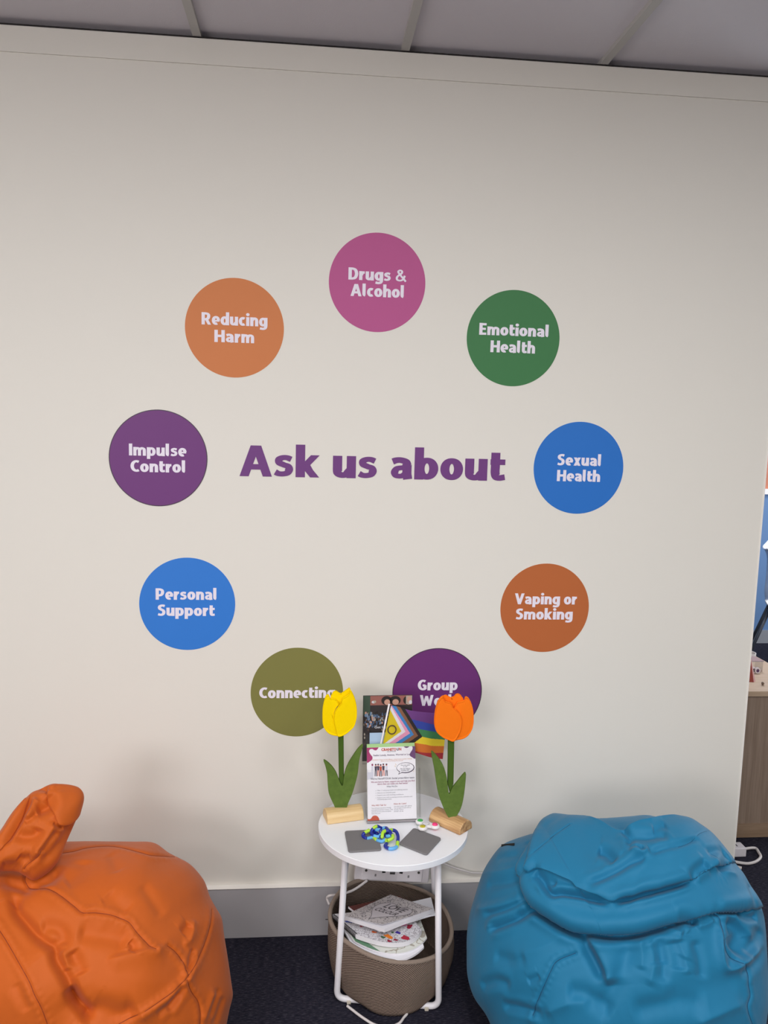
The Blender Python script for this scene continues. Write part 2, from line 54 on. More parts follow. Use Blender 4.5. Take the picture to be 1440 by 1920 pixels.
FLAG = {'pole':[[0.2525,-0.165,0.8431],[0.2297,-0.165,0.7116],[0.2202,-0.165,0.6546]],'pts':{'pole_top':[[0.2586,0.8358]],'pole_bot':[[0.2362,0.7081]],'top':[[0.2591,0.835],[0.2843,0.8301],[0.3144,0.8193],[0.3514,0.813],[0.3885,0.8068],[0.4363,0.7956]],'s1':[[0.3153,0.792],[0.3338,0.7878],[0.364,0.7797],[0.3897,0.7711],[0.4354,0.7575]],'s2':[[0.3159,0.7707],[0.3438,0.7608],[0.3648,0.7547],[0.3905,0.7484],[0.4338,0.7372]],'s3':[[0.3167,0.7457],[0.3562,0.7345],[0.3889,0.7257],[0.4326,0.7175]],'s4':[[0.2966,0.7245],[0.3361,0.7149],[0.3663,0.7093],[0.3897,0.703],[0.4305,0.6971]],'s5':[[0.2973,0.7006],[0.3392,0.688],[0.3672,0.6829],[0.429,0.676]],'bot':[[0.2362,0.7081],[0.2975,0.6934],[0.3394,0.6828],[0.391,0.6652],[0.4262,0.656]],'right':[[0.4363,0.7956],[0.4326,0.7175],[0.4262,0.656]],'yellow':[[0.2567,0.8221],[0.2935,0.7519],[0.2376,0.7128]],'white':[[0.2586,0.8339],[0.3062,0.7501],[0.2386,0.7037]],'pink':[[0.2618,0.8343],[0.3201,0.7452],[0.2491,0.6964]],'blue':[[0.274,0.8326],[0.3318,0.7412],[0.2608,0.6891]],'brown':[[0.2878,0.8285],[0.345,0.7375],[0.2702,0.6818]],'black':[[0.3029,0.8229],[0.3581,0.7342],[0.2841,0.6768]]},'ring':[0.2635,-0.16,0.7597],'ringr':0.0131,'y':-0.158}
CABLES = {'strip':[[1.7827,0.4246,0.02],[1.8217,0.4274,0.006],[1.819,0.3915,0.006],[1.8078,0.3606,0.006],[1.7732,0.3315,0.006],[1.7349,0.3182,0.006],[1.7071,0.3233,0.006],[1.6791,0.3359,0.006],[1.6464,0.3527,0.006]],'stub':[[1.6472,0.3336,0.006],[1.6675,0.3026,0.006],[1.688,0.2869,0.006]],'loop':[[0.1344,-0.3522,0.006],[0.1475,-0.3677,0.006],[0.1762,-0.4004,0.006],[0.2102,-0.4307,0.006],[0.2485,-0.4389,0.006],[0.2768,-0.4287,0.006],[0.2929,-0.4073,0.006],[0.304,-0.3915,0.006]],'wall':[[0.4377,-0.014,0.2501],[0.4609,-0.014,0.238],[0.5044,-0.014,0.219],[0.5469,-0.014,0.2051],[0.5611,-0.014,0.201],[0.5973,-0.014,0.1984],[0.6256,-0.014,0.1966]],'left':[[0.209,-0.06,0.2127],[0.1818,-0.07,0.1985],[0.1586,-0.08,0.1912],[0.1354,-0.09,0.1901],[0.1086,-0.1,0.1904],[0.0866,-0.105,0.1919],[0.0787,-0.1,0.1801]]}

# ------------------------------------------------------------------ materials
def srgb(c):
    r = []
    for v in c:
        v = v / 255.0
        r.append(v / 12.92 if v <= 0.04045 else ((v + 0.055) / 1.055) ** 2.4)
    return tuple(r) + (1.0,)
MATS = {}
def mat(name, col, rough=0.5, metal=0.0, bump=None, var=None, spec=0.5, emit=0, sheen=0):
    """col: sRGB 0-255.  bump=(scale, strength, distance).  var=(scale, amount) soft colour variation."""
    if name in MATS: return MATS[name]
    mt = bpy.data.materials.new(name); mt.use_nodes = True
    nt = mt.node_tree; b = nt.nodes['Principled BSDF']
    b.inputs['Base Color'].default_value = srgb(col)
    b.inputs['Roughness'].default_value = rough
    b.inputs['Metallic'].default_value = metal
    b.inputs['Specular IOR Level'].default_value = spec
    if sheen: b.inputs['Sheen Weight'].default_value = sheen
    tc = nt.nodes.new('ShaderNodeTexCoord')
    if bump:
        n = nt.nodes.new('ShaderNodeTexNoise'); n.inputs['Scale'].default_value = bump[0]; n.inputs['Detail'].default_value = 4
        bp = nt.nodes.new('ShaderNodeBump'); bp.inputs['Strength'].default_value = bump[1]; bp.inputs['Distance'].default_value = bump[2]
        nt.links.new(tc.outputs['Object'], n.inputs['Vector']); nt.links.new(n.outputs['Fac'], bp.inputs['Height'])
        nt.links.new(bp.outputs['Normal'], b.inputs['Normal'])
    if var:
        n = nt.nodes.new('ShaderNodeTexNoise'); n.inputs['Scale'].default_value = var[0]; n.inputs['Detail'].default_value = 5
        nt.links.new(tc.outputs['Object'], n.inputs['Vector'])
        cr = nt.nodes.new('ShaderNodeValToRGB')
        c = srgb(col)
        cr.color_ramp.elements[0].position = 0.3; cr.color_ramp.elements[1].position = 0.7
        cr.color_ramp.elements[0].color = tuple(x * (1 - var[1]) for x in c[:3]) + (1,)
        cr.color_ramp.elements[1].color = tuple(min(1, x * (1 + var[1])) for x in c[:3]) + (1,)
        nt.links.new(n.outputs['Fac'], cr.inputs['Fac']); nt.links.new(cr.outputs['Color'], b.inputs['Base Color'])
    MATS[name] = mt
    return mt
def nodes(mt): return mt.node_tree.nodes, mt.node_tree.links, mt.node_tree.nodes['Principled BSDF']

def wood(name, c1, c2, scale=(1, 1, 1), freq=40, rough=0.5, rz=0):
    mt = mat(name, c1, rough); N, L, b = nodes(mt)
    tc = N.new('ShaderNodeTexCoord'); mp = N.new('ShaderNodeMapping'); mp.inputs['Scale'].default_value = scale; mp0 = N.new('ShaderNodeMapping'); mp0.inputs['Rotation'].default_value = (0, 0, -math.radians(rz))
    n = N.new('ShaderNodeTexNoise'); n.inputs['Scale'].default_value = freq; n.inputs['Detail'].default_value = 6; n.inputs['Roughness'].default_value = 0.65
    cr = N.new('ShaderNodeValToRGB'); cr.color_ramp.elements[0].position = 0.35; cr.color_ramp.elements[1].position = 0.65
    cr.color_ramp.elements[0].color = srgb(c2); cr.color_ramp.elements[1].color = srgb(c1)
    L.new(tc.outputs['Object'], mp0.inputs['Vector']); L.new(mp0.outputs['Vector'], mp.inputs['Vector']); L.new(mp.outputs['Vector'], n.inputs['Vector'])
    L.new(n.outputs['Fac'], cr.inputs['Fac']); L.new(cr.outputs['Color'], b.inputs['Base Color'])
    return mt

M_wall = mat('wall_paint', (228, 225, 218), 0.55, bump=(90, 0.05, 0.002), spec=0.3)
M_wallo = mat('room_paint', (214, 208, 198), 0.7)
M_ceil = mat('ceiling_tile', (216, 212, 220), 0.9, bump=(260, 0.25, 0.002))
M_bar = mat('grid_metal', (186, 184, 182), 0.5)
M_gap = mat('dark_gap', (40, 36, 36), 0.9)
M_skirt = mat('baseboard_grey', (178, 176, 180), 0.45, bump=(30, 0.03, 0.002))
M_skirt_top = mat('baseboard_top_white', (244, 240, 235), 0.4)  # whiter than the baseboard front; trim_3 uses it too
M_blue_wall = mat('blue_wall_paint', (92, 126, 172), 0.7)

def carpet():
    mt = mat('carpet', (34, 32, 42), 0.95, spec=0.1); N, L, b = nodes(mt)
    tc = N.new('ShaderNodeTexCoord'); mp = N.new('ShaderNodeMapping'); mp.inputs['Scale'].default_value = (30, 260, 200)
    n = N.new('ShaderNodeTexNoise'); n.inputs['Scale'].default_value = 2.0; n.inputs['Detail'].default_value = 5; n.inputs['Roughness'].default_value = 0.7
    cr = N.new('ShaderNodeValToRGB'); e = cr.color_ramp.elements
    e[0].position = 0.38; e[0].color = srgb((26, 26, 38)); e[1].position = 0.72; e[1].color = srgb((92, 90, 100))
    k = cr.color_ramp.elements.new(0.52); k.color = srgb((40, 39, 52))
    bp = N.new('ShaderNodeBump'); bp.inputs['Strength'].default_value = 0.7; bp.inputs['Distance'].default_value = 0.004
    L.new(tc.outputs['Object'], mp.inputs['Vector']); L.new(mp.outputs['Vector'], n.inputs['Vector'])
    L.new(n.outputs['Fac'], cr.inputs['Fac']); L.new(cr.outputs['Color'], b.inputs['Base Color'])
    L.new(n.outputs['Fac'], bp.inputs['Height']); L.new(bp.outputs['Normal'], b.inputs['Normal'])
    return mt
M_carpet = carpet()

def fabric(name, col):
    mt = mat(name, col, 0.62, spec=0.25, sheen=0.08); N, L, b = nodes(mt)
    tc = N.new('ShaderNodeTexCoord')
    n1 = N.new('ShaderNodeTexNoise'); n1.inputs['Scale'].default_value = 9; n1.inputs['Detail'].default_value = 3
    n2 = N.new('ShaderNodeTexNoise'); n2.inputs['Scale'].default_value = 420; n2.inputs['Detail'].default_value = 2
    b1 = N.new('ShaderNodeBump'); b1.inputs['Strength'].default_value = 0.22; b1.inputs['Distance'].default_value = 0.02
    b2 = N.new('ShaderNodeBump'); b2.inputs['Strength'].default_value = 0.10; b2.inputs['Distance'].default_value = 0.001
    L.new(tc.outputs['Object'], n1.inputs['Vector']); L.new(tc.outputs['Object'], n2.inputs['Vector'])
    L.new(n1.outputs['Fac'], b1.inputs['Height']); L.new(n2.outputs['Fac'], b2.inputs['Height'])
    L.new(b1.outputs['Normal'], b2.inputs['Normal']); L.new(b2.outputs['Normal'], b.inputs['Normal'])
    return mt
M_orange = fabric('orange_fabric', (188, 88, 22))
M_orange_seam_shade = mat('orange_seam_shade', (136, 54, 14), 0.8)  # seam thread; the shade of the crease is put into its darker colour
M_blue = fabric('blue_fabric', (26, 112, 152))
M_blue_seam_shade = mat('blue_seam_shade', (20, 70, 106), 0.8)  # same for the blue bag: crease shade painted into the seam colour

M_white_lam = mat('white_laminate', (238, 240, 246), 0.35)
M_white_metal = mat('white_powder_coat', (222, 220, 226), 0.35)
M_white_plastic = mat('white_plastic', (226, 222, 228), 0.4)
M_cable = mat('white_cable', (214, 208, 208), 0.5)
M_black = mat('black_plastic', (22, 21, 22), 0.5)
M_grey_sw = mat('grey_plastic', (132, 130, 134), 0.5)
M_paper = mat('white_paper', (232, 231, 238), 0.6)

# ------------------------------------------------------------------ mesh helpers
class MB:
    def __init__(s): s.v = []; s.f = []; s.mi = []
    def add(s, v, f, mi=0):
        o = len(s.v); s.v += [tuple(p) for p in v]; s.f += [tuple(i + o for i in q) for q in f]; s.mi += [mi] * len(f)
        return s
    def box(s, x0, x1, y0, y1, z0, z1, mi=0, M=None):
        v = [(x, y, z) for z in (z0, z1) for y in (y0, y1) for x in (x0, x1)]
        if M is not None: v = [tuple(M @ Vector(p)) for p in v]
        return s.add(v, [(0, 2, 3, 1), (4, 5, 7, 6), (0, 1, 5, 4), (2, 6, 7, 3), (0, 4, 6, 2), (1, 3, 7, 5)], mi)
    def tube(s, pts, r, n=12, cyc=False, mi=0, caps=True):
        P = [Vector(p) for p in pts]; N = len(P)
        T = []
        for i in range(N):
            a = P[(i - 1) % N] if cyc else P[max(i - 1, 0)]; b = P[(i + 1) % N] if cyc else P[min(i + 1, N - 1)]
            T.append((b - a).normalized())
        up = Vector((0, 0, 1)) if abs(T[0].z) < 0.9 else Vector((1, 0, 0))
        nrm = (up - T[0] * up.dot(T[0])).normalized()
        V = []; F = []
        for i in range(N):
            nrm = (nrm - T[i] * nrm.dot(T[i])).normalized(); bn = T[i].cross(nrm)
            rr = r[i] if hasattr(r, '__len__') else r
            for k in range(n):
                a = 2 * PI * k / n; V.append(P[i] + (nrm * math.cos(a) + bn * math.sin(a)) * rr)
        for i in range(N if cyc else N - 1):
            j = (i + 1) % N
            for k in range(n):
                F.append((i * n + k, i * n + (k + 1) % n, j * n + (k + 1) % n, j * n + k))
        if caps and not cyc: F.append(tuple(range(n - 1, -1, -1))); F.append(tuple((N - 1) * n + k for k in range(n)))
        return s.add(V, F, mi)
    def disc(s, cx, cz, rx, rz, y, n=24, mi=0, M=None, th=0.0):
        v = [(cx + rx * math.cos(2 * PI * k / n), y, cz + rz * math.sin(2 * PI * k / n)) for k in range(n)]
        f = [tuple(range(n))]
        if th:
            v += [(p[0], y + th, p[2]) for p in v[:n]]
            f += [((k + 1) % n, k, n + k, n + (k + 1) % n) for k in range(n)] + [tuple(range(2 * n - 1, n - 1, -1))]
        if M is not None: v = [tuple(M @ Vector(p)) for p in v]
        return s.add(v, f, mi)
    def poly(s, pts, y, th=0.0, mi=0, M=None):
        """outline in (x, z) at depth y, solid to y+th"""
        A = sum(pts[i][0] * pts[(i + 1) % len(pts)][1] - pts[(i + 1) % len(pts)][0] * pts[i][1] for i in range(len(pts)))
        if A < 0: pts = pts[::-1]
        n = len(pts); v = [(p[0], y, p[1]) for p in pts]; f = [tuple(range(n))]
        if th:
            v += [(p[0], y + th, p[1]) for p in pts]
            f += [((k + 1) % n, k, n + k, n + (k + 1) % n) for k in range(n)] + [tuple(range(2 * n - 1, n - 1, -1))]
        if M is not None: v = [tuple(M @ Vector(p)) for p in v]
        return s.add(v, f, mi)
    def build(s, name, mats, parent=None, smooth=False, bevel=0, seg=2, sub=0, loc=None):
        me = bpy.data.meshes.new(name)
        vs = s.v
        if loc is not None: vs = [(p[0] - loc[0], p[1] - loc[1], p[2] - loc[2]) for p in vs]
        me.from_pydata(vs, [], s.f); me.validate()
        if not isinstance(mats, (list, tuple)): mats = [mats]
        for q in mats: me.materials.append(q)
        if len(mats) > 1 and len(me.polygons) == len(s.mi): me.polygons.foreach_set('material_index', s.mi)
        if smooth: me.polygons.foreach_set('use_smooth', [True] * len(me.polygons))
        me.update()
        o = bpy.data.objects.new(name, me); COL.objects.link(o)
        if loc is not None: o.location = loc
        if parent is not None:
            o.parent = parent
            o.matrix_parent_inverse = pinv(parent)
        if bevel:
            bm = o.modifiers.new('bevel', 'BEVEL'); bm.width = bevel; bm.segments = seg; bm.limit_method = 'ANGLE'; bm.angle_limit = 0.7
            me.polygons.foreach_set('use_smooth', [True] * len(me.polygons))
            w = o.modifiers.new('wn', 'WEIGHTED_NORMAL')
        if sub:
            sm = o.modifiers.new('sub', 'SUBSURF'); sm.levels = sub; sm.render_levels = sub
        return o
def pinv(p):
    M = Matrix.Identity(4); q = p
    M = Matrix.Translation(p.location)
    while q.parent is not None: q = q.parent  # parents keep identity rotation; children are built in world space
    return wmat(p).inverted()
def wmat(o):
    L = Matrix.LocRotScale(o.location, o.rotation_euler, o.scale)
    return L if o.parent is None else wmat(o.parent) @ o.matrix_parent_inverse @ L
def tag(o, label, cat, group=None):
    o['label'] = label; o['category'] = cat
    if group: o['group'] = group
    return o
def thing(name, label, cat, loc, group=None):
    o = bpy.data.objects.new(name, None); COL.objects.link(o); o.location = loc; o.empty_display_size = 0.05
    return tag(o, label, cat, group)
def struct(o): o['kind'] = 'structure'; return o
def spline(pts, n=8, closed=False):
    P = [np.array(p, float) for p in pts]; N = len(P); out = []
    for i in range(N if closed else N - 1):
        if closed: p0, p1, p2, p3 = P[i - 1], P[i], P[(i + 1) % N], P[(i + 2) % N]
        else: p0, p1, p2, p3 = P[max(i - 1, 0)], P[i], P[i + 1], P[min(i + 2, N - 1)]
        for k in range(n):
            t = k / n
            out.append(tuple(.5 * ((2 * p1) + (-p0 + p2) * t + (2 * p0 - 5 * p1 + 4 * p2 - p3) * t * t + (-p0 + 3 * p1 - 3 * p2 + p3) * t ** 3)))
    if not closed: out.append(tuple(P[-1]))
    return out
def inflate(pts, y, th):
    """padded shape: outline (x, z), swelling th/2 to both sides of depth y"""
    O = np.array(spline(pts, 5, True)); c = O.mean(0); n = len(O)
    V = []; F = []
    rr = [1, .992, .97, .945, .925, .905, .88, .82, .6, .3]; hh = [.35, .75, .98, .95, .72, .66, .72, .80, .86, .9]; rings = len(rr)
    for sgn in (-1, 1):
        base = len(V)
        for r, hr in zip(rr, hh):
            for p in O:
                q = c + (p - c) * r; V.append((q[0], y + sgn * hr * th / 2, q[1]))
        V.append((c[0], y + sgn * th * .45, c[1]))
        for k in range(rings - 1):
            for i in range(n):
                a = base + k * n + i; b = base + k * n + (i + 1) % n; d = a + n; e = b + n
                F.append((a, b, e, d) if sgn < 0 else (b, a, d, e))
        k = rings - 1
        for i in range(n):
            a = base + k * n + i; b = base + k * n + (i + 1) % n; z = base + rings * n
            F.append((a, b, z) if sgn < 0 else (b, a, z))
    for i in range(n):      # close the narrow edge
        F.append((i, rings * n + 1 + i, rings * n + 1 + (i + 1) % n, (i + 1) % n))
    return V, F

# ------------------------------------------------------------------ the room
XL, XR, YF, YB, H = -2.6, 5.2, -5.2, 3.4, 2.7693
XE = 1.4796
struct(MB().box(XL - .1, XR + .1, YF - .1, YB + .1, -0.08, 0).build('floor', M_carpet))
ceiling = struct(MB().box(XL - .1, XR + .1, YF - .1, YB + .1, H + 0.012, H + 0.08).build('ceiling', M_ceil))
for k in range(-4, 10):
    x = -0.3366 + 0.6 * k
    if XL < x < XR: MB().box(x - .012, x + .012, YF, YB, H - 0.001, H + 0.012).build('grid_bar', M_bar, ceiling)
for k in range(15):
    y = -0.55 - 0.6 * k + (3.6 if k > 7 else 0)
    y = [-0.58, -1.18, -1.78, -2.38, -2.98, -3.58, -4.18, -4.78, 0.5, 1.1, 1.7, 2.3, 2.9][k] if k < 13 else None
    if y is not None: MB().box(XL, XR, y - .012, y + .012, H - 0.002, H + 0.012).build('grid_bar', M_bar, ceiling)
struct(MB().box(XL, XE, 0, 0.11, 0, H - 0.004).build('wall_back', M_wall))
struct(MB().box(XL, XE, -0.002, 0, 2.6949, H - 0.006).box(XL, XE, -0.0045, 0, 2.6935, 2.6965).build('trim_1', M_wall))
struct(MB().box(XL, XE, -0.004, 0, H - 0.003, H - 0.001).build('trim_2', M_gap))
struct(MB().box(XE, XE + 0.004, -0.002, 0.112, 0, H - 0.006).build('trim_3', M_skirt_top))
bb = struct(MB().box(XL, XE, -0.02, 0, 0, 0.1726).build('baseboard_back', M_skirt))
MB().box(XL, XE, -0.0235, 0, 0.1722, 0.1738).build('top_edge', M_skirt_top, bb, bevel=0.001)
MB().disc(0.082, 0.055, 0.006, 0.002, -0.0203, 12).build('scuff_mark', mat('scuff', (96, 92, 94), 0.8), bb)
struct(MB().box(XL - .1, XL, YF, YB, 0, H).build('wall_left', M_wallo))
struct(MB().box(XR, XR + .1, YF, YB, 0, H).build('wall_right', M_wallo))
struct(MB().box(XL - .1, XL, YF - .1, YF, 0, H).box(-1.1, XR, YF - .1, YF, 0, H).box(XL, -1.1, YF - .1, YF, 0, 1.45).box(XL, -1.1, YF - .1, YF, 2.45, H).build('wall_front', M_wallo))
struct(MB().box(-2.6, -2.55, YF - .08, YF - .02, 1.45, 2.45).box(-1.15, -1.1, YF - .08, YF - .02, 1.45, 2.45).box(-2.55, -1.15, YF - .08, YF - .02, 1.45, 1.5).box(-2.55, -1.15, YF - .08, YF - .02, 2.4, 2.45).build('window_1', M_white_plastic))
struct(MB().box(XL, XR, YB, YB + .1, 0, H).build('wall_far', M_blue_wall))
bf = struct(MB().box(XL, XR, YB - .018, YB, 0, 0.103).build('baseboard_far', mat('far_baseboard', (140, 142, 150), 0.5)))

# ------------------------------------------------------------------ wall lettering: a heavy rounded sans drawn with a broad pen
PA, PB = 0.142, 0.093
def arc(cx, cy, rx, ry, a0, a1, n=20):
    return [(cx + rx * math.cos(math.radians(a0 + (a1 - a0) * k / n)), cy + ry * math.sin(math.radians(a0 + (a1 - a0) * k / n))) for k in range(n + 1)]
XH = 0.725
yt, yb = XH - PB, PB
def bowl(cx=.36, w=.215): return arc(cx, XH / 2, w, XH / 2 - PB, 0, 360, 36)
def stem(x, y0, y1): return [(x, y0), (x, y1)]
def cs(p): return [(float(a), float(b)) for a, b in spline(p, 8)]
# each glyph: width, list of (path, a, b)
G = {
 'o': (.72, [(bowl(), 1)]),
 'u': (.72, [(stem(.148, .28, XH), 1), (cs([(.148, .32), (.165, .17), (.27, .10), (.40, .12), (.52, .24)]), 1), (stem(.572, 0, XH), 1)]),
 'n': (.72, [(stem(.148, 0, XH), 1), (cs([(.20, .50), (.31, .61), (.43, .625), (.54, .55), (.572, .40)]), 1), (stem(.572, 0, .42), 1)]),
 'h': (.72, [(stem(.148, 0, 1.06), 1), (cs([(.20, .50), (.31, .61), (.43, .625), (.54, .55), (.572, .40)]), 1), (stem(.572, 0, .42), 1)]),
 'm': (1.09, [(stem(.14, 0, XH), .95), (cs([(.18, .50), (.28, .61), (.39, .625), (.50, .55), (.53, .40)]), .95), (stem(.53, 0, .42), .95), (cs([(.57, .50), (.67, .61), (.78, .625), (.91, .55), (.94, .40)]), .95), (stem(.94, 0, .42), .95)]),
 'r': (.50, [(stem(.148, 0, XH), 1), (cs([(.20, .44), (.27, .56), (.36, .615), (.48, .62)]), 1.05)]),
 'a': (.70, [(cs([(.08, .575), (.20, .62), (.34, .625), (.48, .57), (.53, .44)]), 1), (cs([(.53, .47), (.53, .2), (.545, .1), (.56, 0)]), 1), (cs([(.53, .375), (.36, .375), (.22, .34), (.15, .23), (.19, .13), (.28, .098), (.40, .12), (.53, .22)]), .84)]),
 's': (.60, [(cs([(.525, .575), (.40, .625), (.27, .625), (.165, .565), (.175, .46), (.30, .395), (.42, .345), (.46, .24), (.40, .135), (.28, .098), (.15, .105), (.045, .155)]), .88)]),
 'e': (.70, [(arc(.36, XH / 2, .215, XH / 2 - PB, 0, 300, 30), 1), ([(.2, .335), (.68, .335)], .74)]),
 'c': (.58, [(arc(.36, XH / 2, .215, XH / 2 - PB, 52, 308, 26), 1)]),
 'k': (.74, [(stem(.148, 0, 1.06), 1), ([(.26, .34), (.60, XH)], .93), ([(.28, .46), (.40, .24), (.59, 0)], .97)]),
 't': (.50, [(cs([(.19, .94), (.19, .5), (.19, .27), (.23, .14), (.32, .10), (.50, .13)]), 1), ([(.03, .627), (.50, .627)], 1)]),
 'b': (.76, [(stem(.148, 0, 1.06), 1), (bowl(.395, .215), 1)]),
 'p': (.76, [(stem(.148, -.26, XH), 1), (bowl(.395, .215), 1)]),
 'd': (.76, [(bowl(.36, .215), 1), (stem(.61, 0, 1.06), 1)]),
 'g': (.74, [(bowl(.36, .215), 1), (cs([(.60, XH), (.60, .3), (.595, .02), (.53, -.13), (.38, -.185), (.22, -.18), (.09, -.145)]), 1)]),
 'l': (.36, [(cs([(.148, 1.06), (.148, .5), (.148, .24), (.18, .13), (.27, .09)]), 1)]),
 'i': (.30, [(stem(.15, 0, XH), 1), 'dot']),
 'x': (.68, [([(.15, XH), (.53, 0)], .95), ([(.53, XH), (.15, 0)], .95)]),
 'A': (.98, [([(.14, 0), (.47, 1.0)], .97), ([(.84, 0), (.51, 1.0)], .97), ([(.25, .31), (.73, .31)], .95)]),
 'D': (.86, [(stem(.15, 0, 1), 1), (cs([(.12, .90), (.38, .90), (.60, .80), (.70, .5), (.60, .2), (.38, .10), (.12, .10)]), 1)]),
 'R': (.84, [(stem(.15, 0, 1), 1), (cs([(.12, .90), (.40, .90), (.58, .83), (.62, .68), (.56, .52), (.40, .44), (.15, .44)]), 1), ([(.40, .48), (.69, 0)], 1)]),
 'H': (.88, [(stem(.15, 0, 1), 1), (stem(.73, 0, 1), 1), ([(.15, .51), (.73, .51)], 1.05)]),
 'E': (.66, [(stem(.15, 0, 1), 1), ([(.15, .90), (.63, .90)], 1), ([(.15, .51), (.58, .51)], .95), ([(.15, .10), (.63, .10)], 1)]),
 'I': (.32, [(stem(.16, 0, 1), 1)]),
 'C': (.74, [(arc(.50, .5, .35, .40, 58, 302, 30), 1)]),
 'S': (.72, [(cs([(.63, .86), (.50, .91), (.34, .90), (.20, .82), (.19, .67), (.31, .57), (.47, .49), (.55, .37), (.52, .20), (.38, .105), (.22, .10), (.06, .15)]), 1)]),
 'P': (.80, [(stem(.15, 0, 1), 1), (cs([(.12, .90), (.40, .90), (.58, .81), (.62, .64), (.56, .48), (.40, .39), (.15, .39)]), 1)]),
 'V': (.90, [([(.13, 1), (.45, 0)], 1), ([(.77, 1), (.45, 0)], 1)]),
 'G': (.86, [(arc(.50, .5, .35, .40, 55, 320, 32), 1), (stem(.70, .12, .48), 1), ([(.46, .46), (.72, .46)], 1)]),
 'W': (1.28, [([(.12, 1), (.36, 0)], .93), ([(.36, 0), (.62, .92)], .85), ([(.62, .92), (.90, 0)], .85), ([(.90, 0), (1.14, 1)], .93)]),
 '&': (.98, [(cs([(.90, .02), (.62, .32), (.34, .62), (.24, .80), (.31, .90), (.44, .92), (.55, .84), (.53, .70), (.40, .58), (.22, .46), (.12, .30), (.16, .15), (.32, .085), (.50, .10), (.68, .22), (.80, .50)]), .66)]),
 ' ': (.34, []),
}
def text_strips(txt):
    """list of strips (left pts, right pts) in cap-height units"""
    x = 0; out = []
    for ch in txt:
        w, st = G[ch]
        for s in st:
            if s == 'dot':
                c = arc(.15, .93, .155, .125, 0, 360, 20)[:-1]
                out.append(('d', [(p[0] + x, p[1]) for p in c])); continue
            P, k = s; n = len(P); Lp = []; Rp = []
            closed = abs(P[0][0] - P[-1][0]) < 1e-6 and abs(P[0][1] - P[-1][1]) < 1e-6
            for i in range(n):
                a = P[i - 1] if i > 0 else (P[-2] if closed else P[0]); b = P[i + 1] if i < n - 1 else (P[1] if closed else P[-1])
                dx, dy = b[0] - a[0], b[1] - a[1]; l = math.hypot(dx, dy); nx, ny = -dy / l, dx / l
                h = math.hypot(PA * nx, PB * ny) * k
                if abs(nx) > .2 and abs(ny) > .2 and n < 4: nx, ny = math.copysign(1, nx), 0; h = PA * k / 1.0     # straight diagonals end flat
                hl = hr = h
                p_, q_ = (P[i][0] - a[0], P[i][1] - a[1]), (b[0] - P[i][0], b[1] - P[i][1]); la, lb_ = math.hypot(*p_), math.hypot(*q_)
                if la > 1e-9 and lb_ > 1e-9:
                    turn = math.asin(max(-1, min(1, (p_[0] * q_[1] - p_[1] * q_[0]) / (la * lb_))))
                    if abs(turn) > 1e-4:
                        rad = .9 * .5 * (la + lb_) / abs(turn)
                        if turn > 0: hl = min(h, rad)
                        else: hr = min(h, rad)
                Lp.append((P[i][0] + nx * hl + x, P[i][1] + ny * hl)); Rp.append((P[i][0] - nx * hr + x, P[i][1] - ny * hr))
            out.append(('s', Lp, Rp))
        x += w + .055 * (ch != ' ')
    return out
def add_text(mb, txt, cx, z, width, cap, y0, y1, mi=0):
    st = text_strips(txt)
    xs = [p[0] for s in st for q in s[1:] for p in q]; x0, x1 = min(xs), max(xs)
    sx = width / (x1 - x0)
    T = lambda p: (cx - width / 2 + (p[0] - x0) * sx, z + p[1] * cap)
    yy = y1
    for k_, s in enumerate(st):
        y1 = yy - .00003 * (k_ % 7)
        if s[0] == 'd': mb.poly([T(p) for p in s[1]], y1, y0 - y1, mi); continue
        Lp, Rp = [T(p) for p in s[1]], [T(p) for p in s[2]]; n = len(Lp)
        V = [(p[0], y1 - 2e-6 * i_, p[1]) for i_, p in enumerate(Lp)] + [(p[0], y1 - 2e-6 * i_, p[1]) for i_, p in enumerate(Rp)] + [(p[0], y0, p[1]) for p in Lp] + [(p[0], y0, p[1]) for p in Rp]
        F = []
        for i in range(n - 1):
            F.append((i, n + i, n + i + 1, i + 1)); F.append((i, i + 1, 2 * n + i + 1, 2 * n + i)); F.append((n + i + 1, n + i, 3 * n + i, 3 * n + i + 1))
        F.append((0, 2 * n, 3 * n, n)); F.append((n - 1, 2 * n - 1, 4 * n - 1, 3 * n - 1))
        mb.add(V, F, mi)

M_ink = mat('white_vinyl', (236, 230, 244), 0.5, spec=0.3)
M_dark_rim = mat('dark_vinyl_edge', (62, 46, 66), 0.5)
vinyl = {k: mat('vinyl_' + k, c, 0.5, spec=0.3) for k, c in dict(pink=(184, 84, 142), orange=(206, 124, 72), burnt=(186, 104, 58), green=(62, 122, 74), blue=(42, 114, 200), azure=(50, 124, 214), purple=(112, 58, 124), plum=(108, 50, 116), olive=(128, 126, 70), violet=(112, 62, 128)).items()}
CAP = 0.0358
spec = {'Drugs': ('pink', ['Drugs &', 'Alcohol'], 'pink'), 'Reducing': ('orange', ['Reducing', 'Harm'], 'light orange'), 'Emotional': ('green', ['Emotional', 'Health'], 'green'),
        'Impulse': ('purple', ['Impulse', 'Control'], 'purple'), 'Sexual': ('blue', ['Sexual', 'Health'], 'blue'), 'Personal': ('azure', ['Personal', 'Support'], 'blue'),
        'Vaping': ('burnt', ['Vaping or', 'Smoking'], 'brownish orange'), 'Connecting': ('olive', ['Connecting'], 'olive green'), 'Group': ('plum', ['Group', 'Work'], 'purple')}
lines = list(LINES)
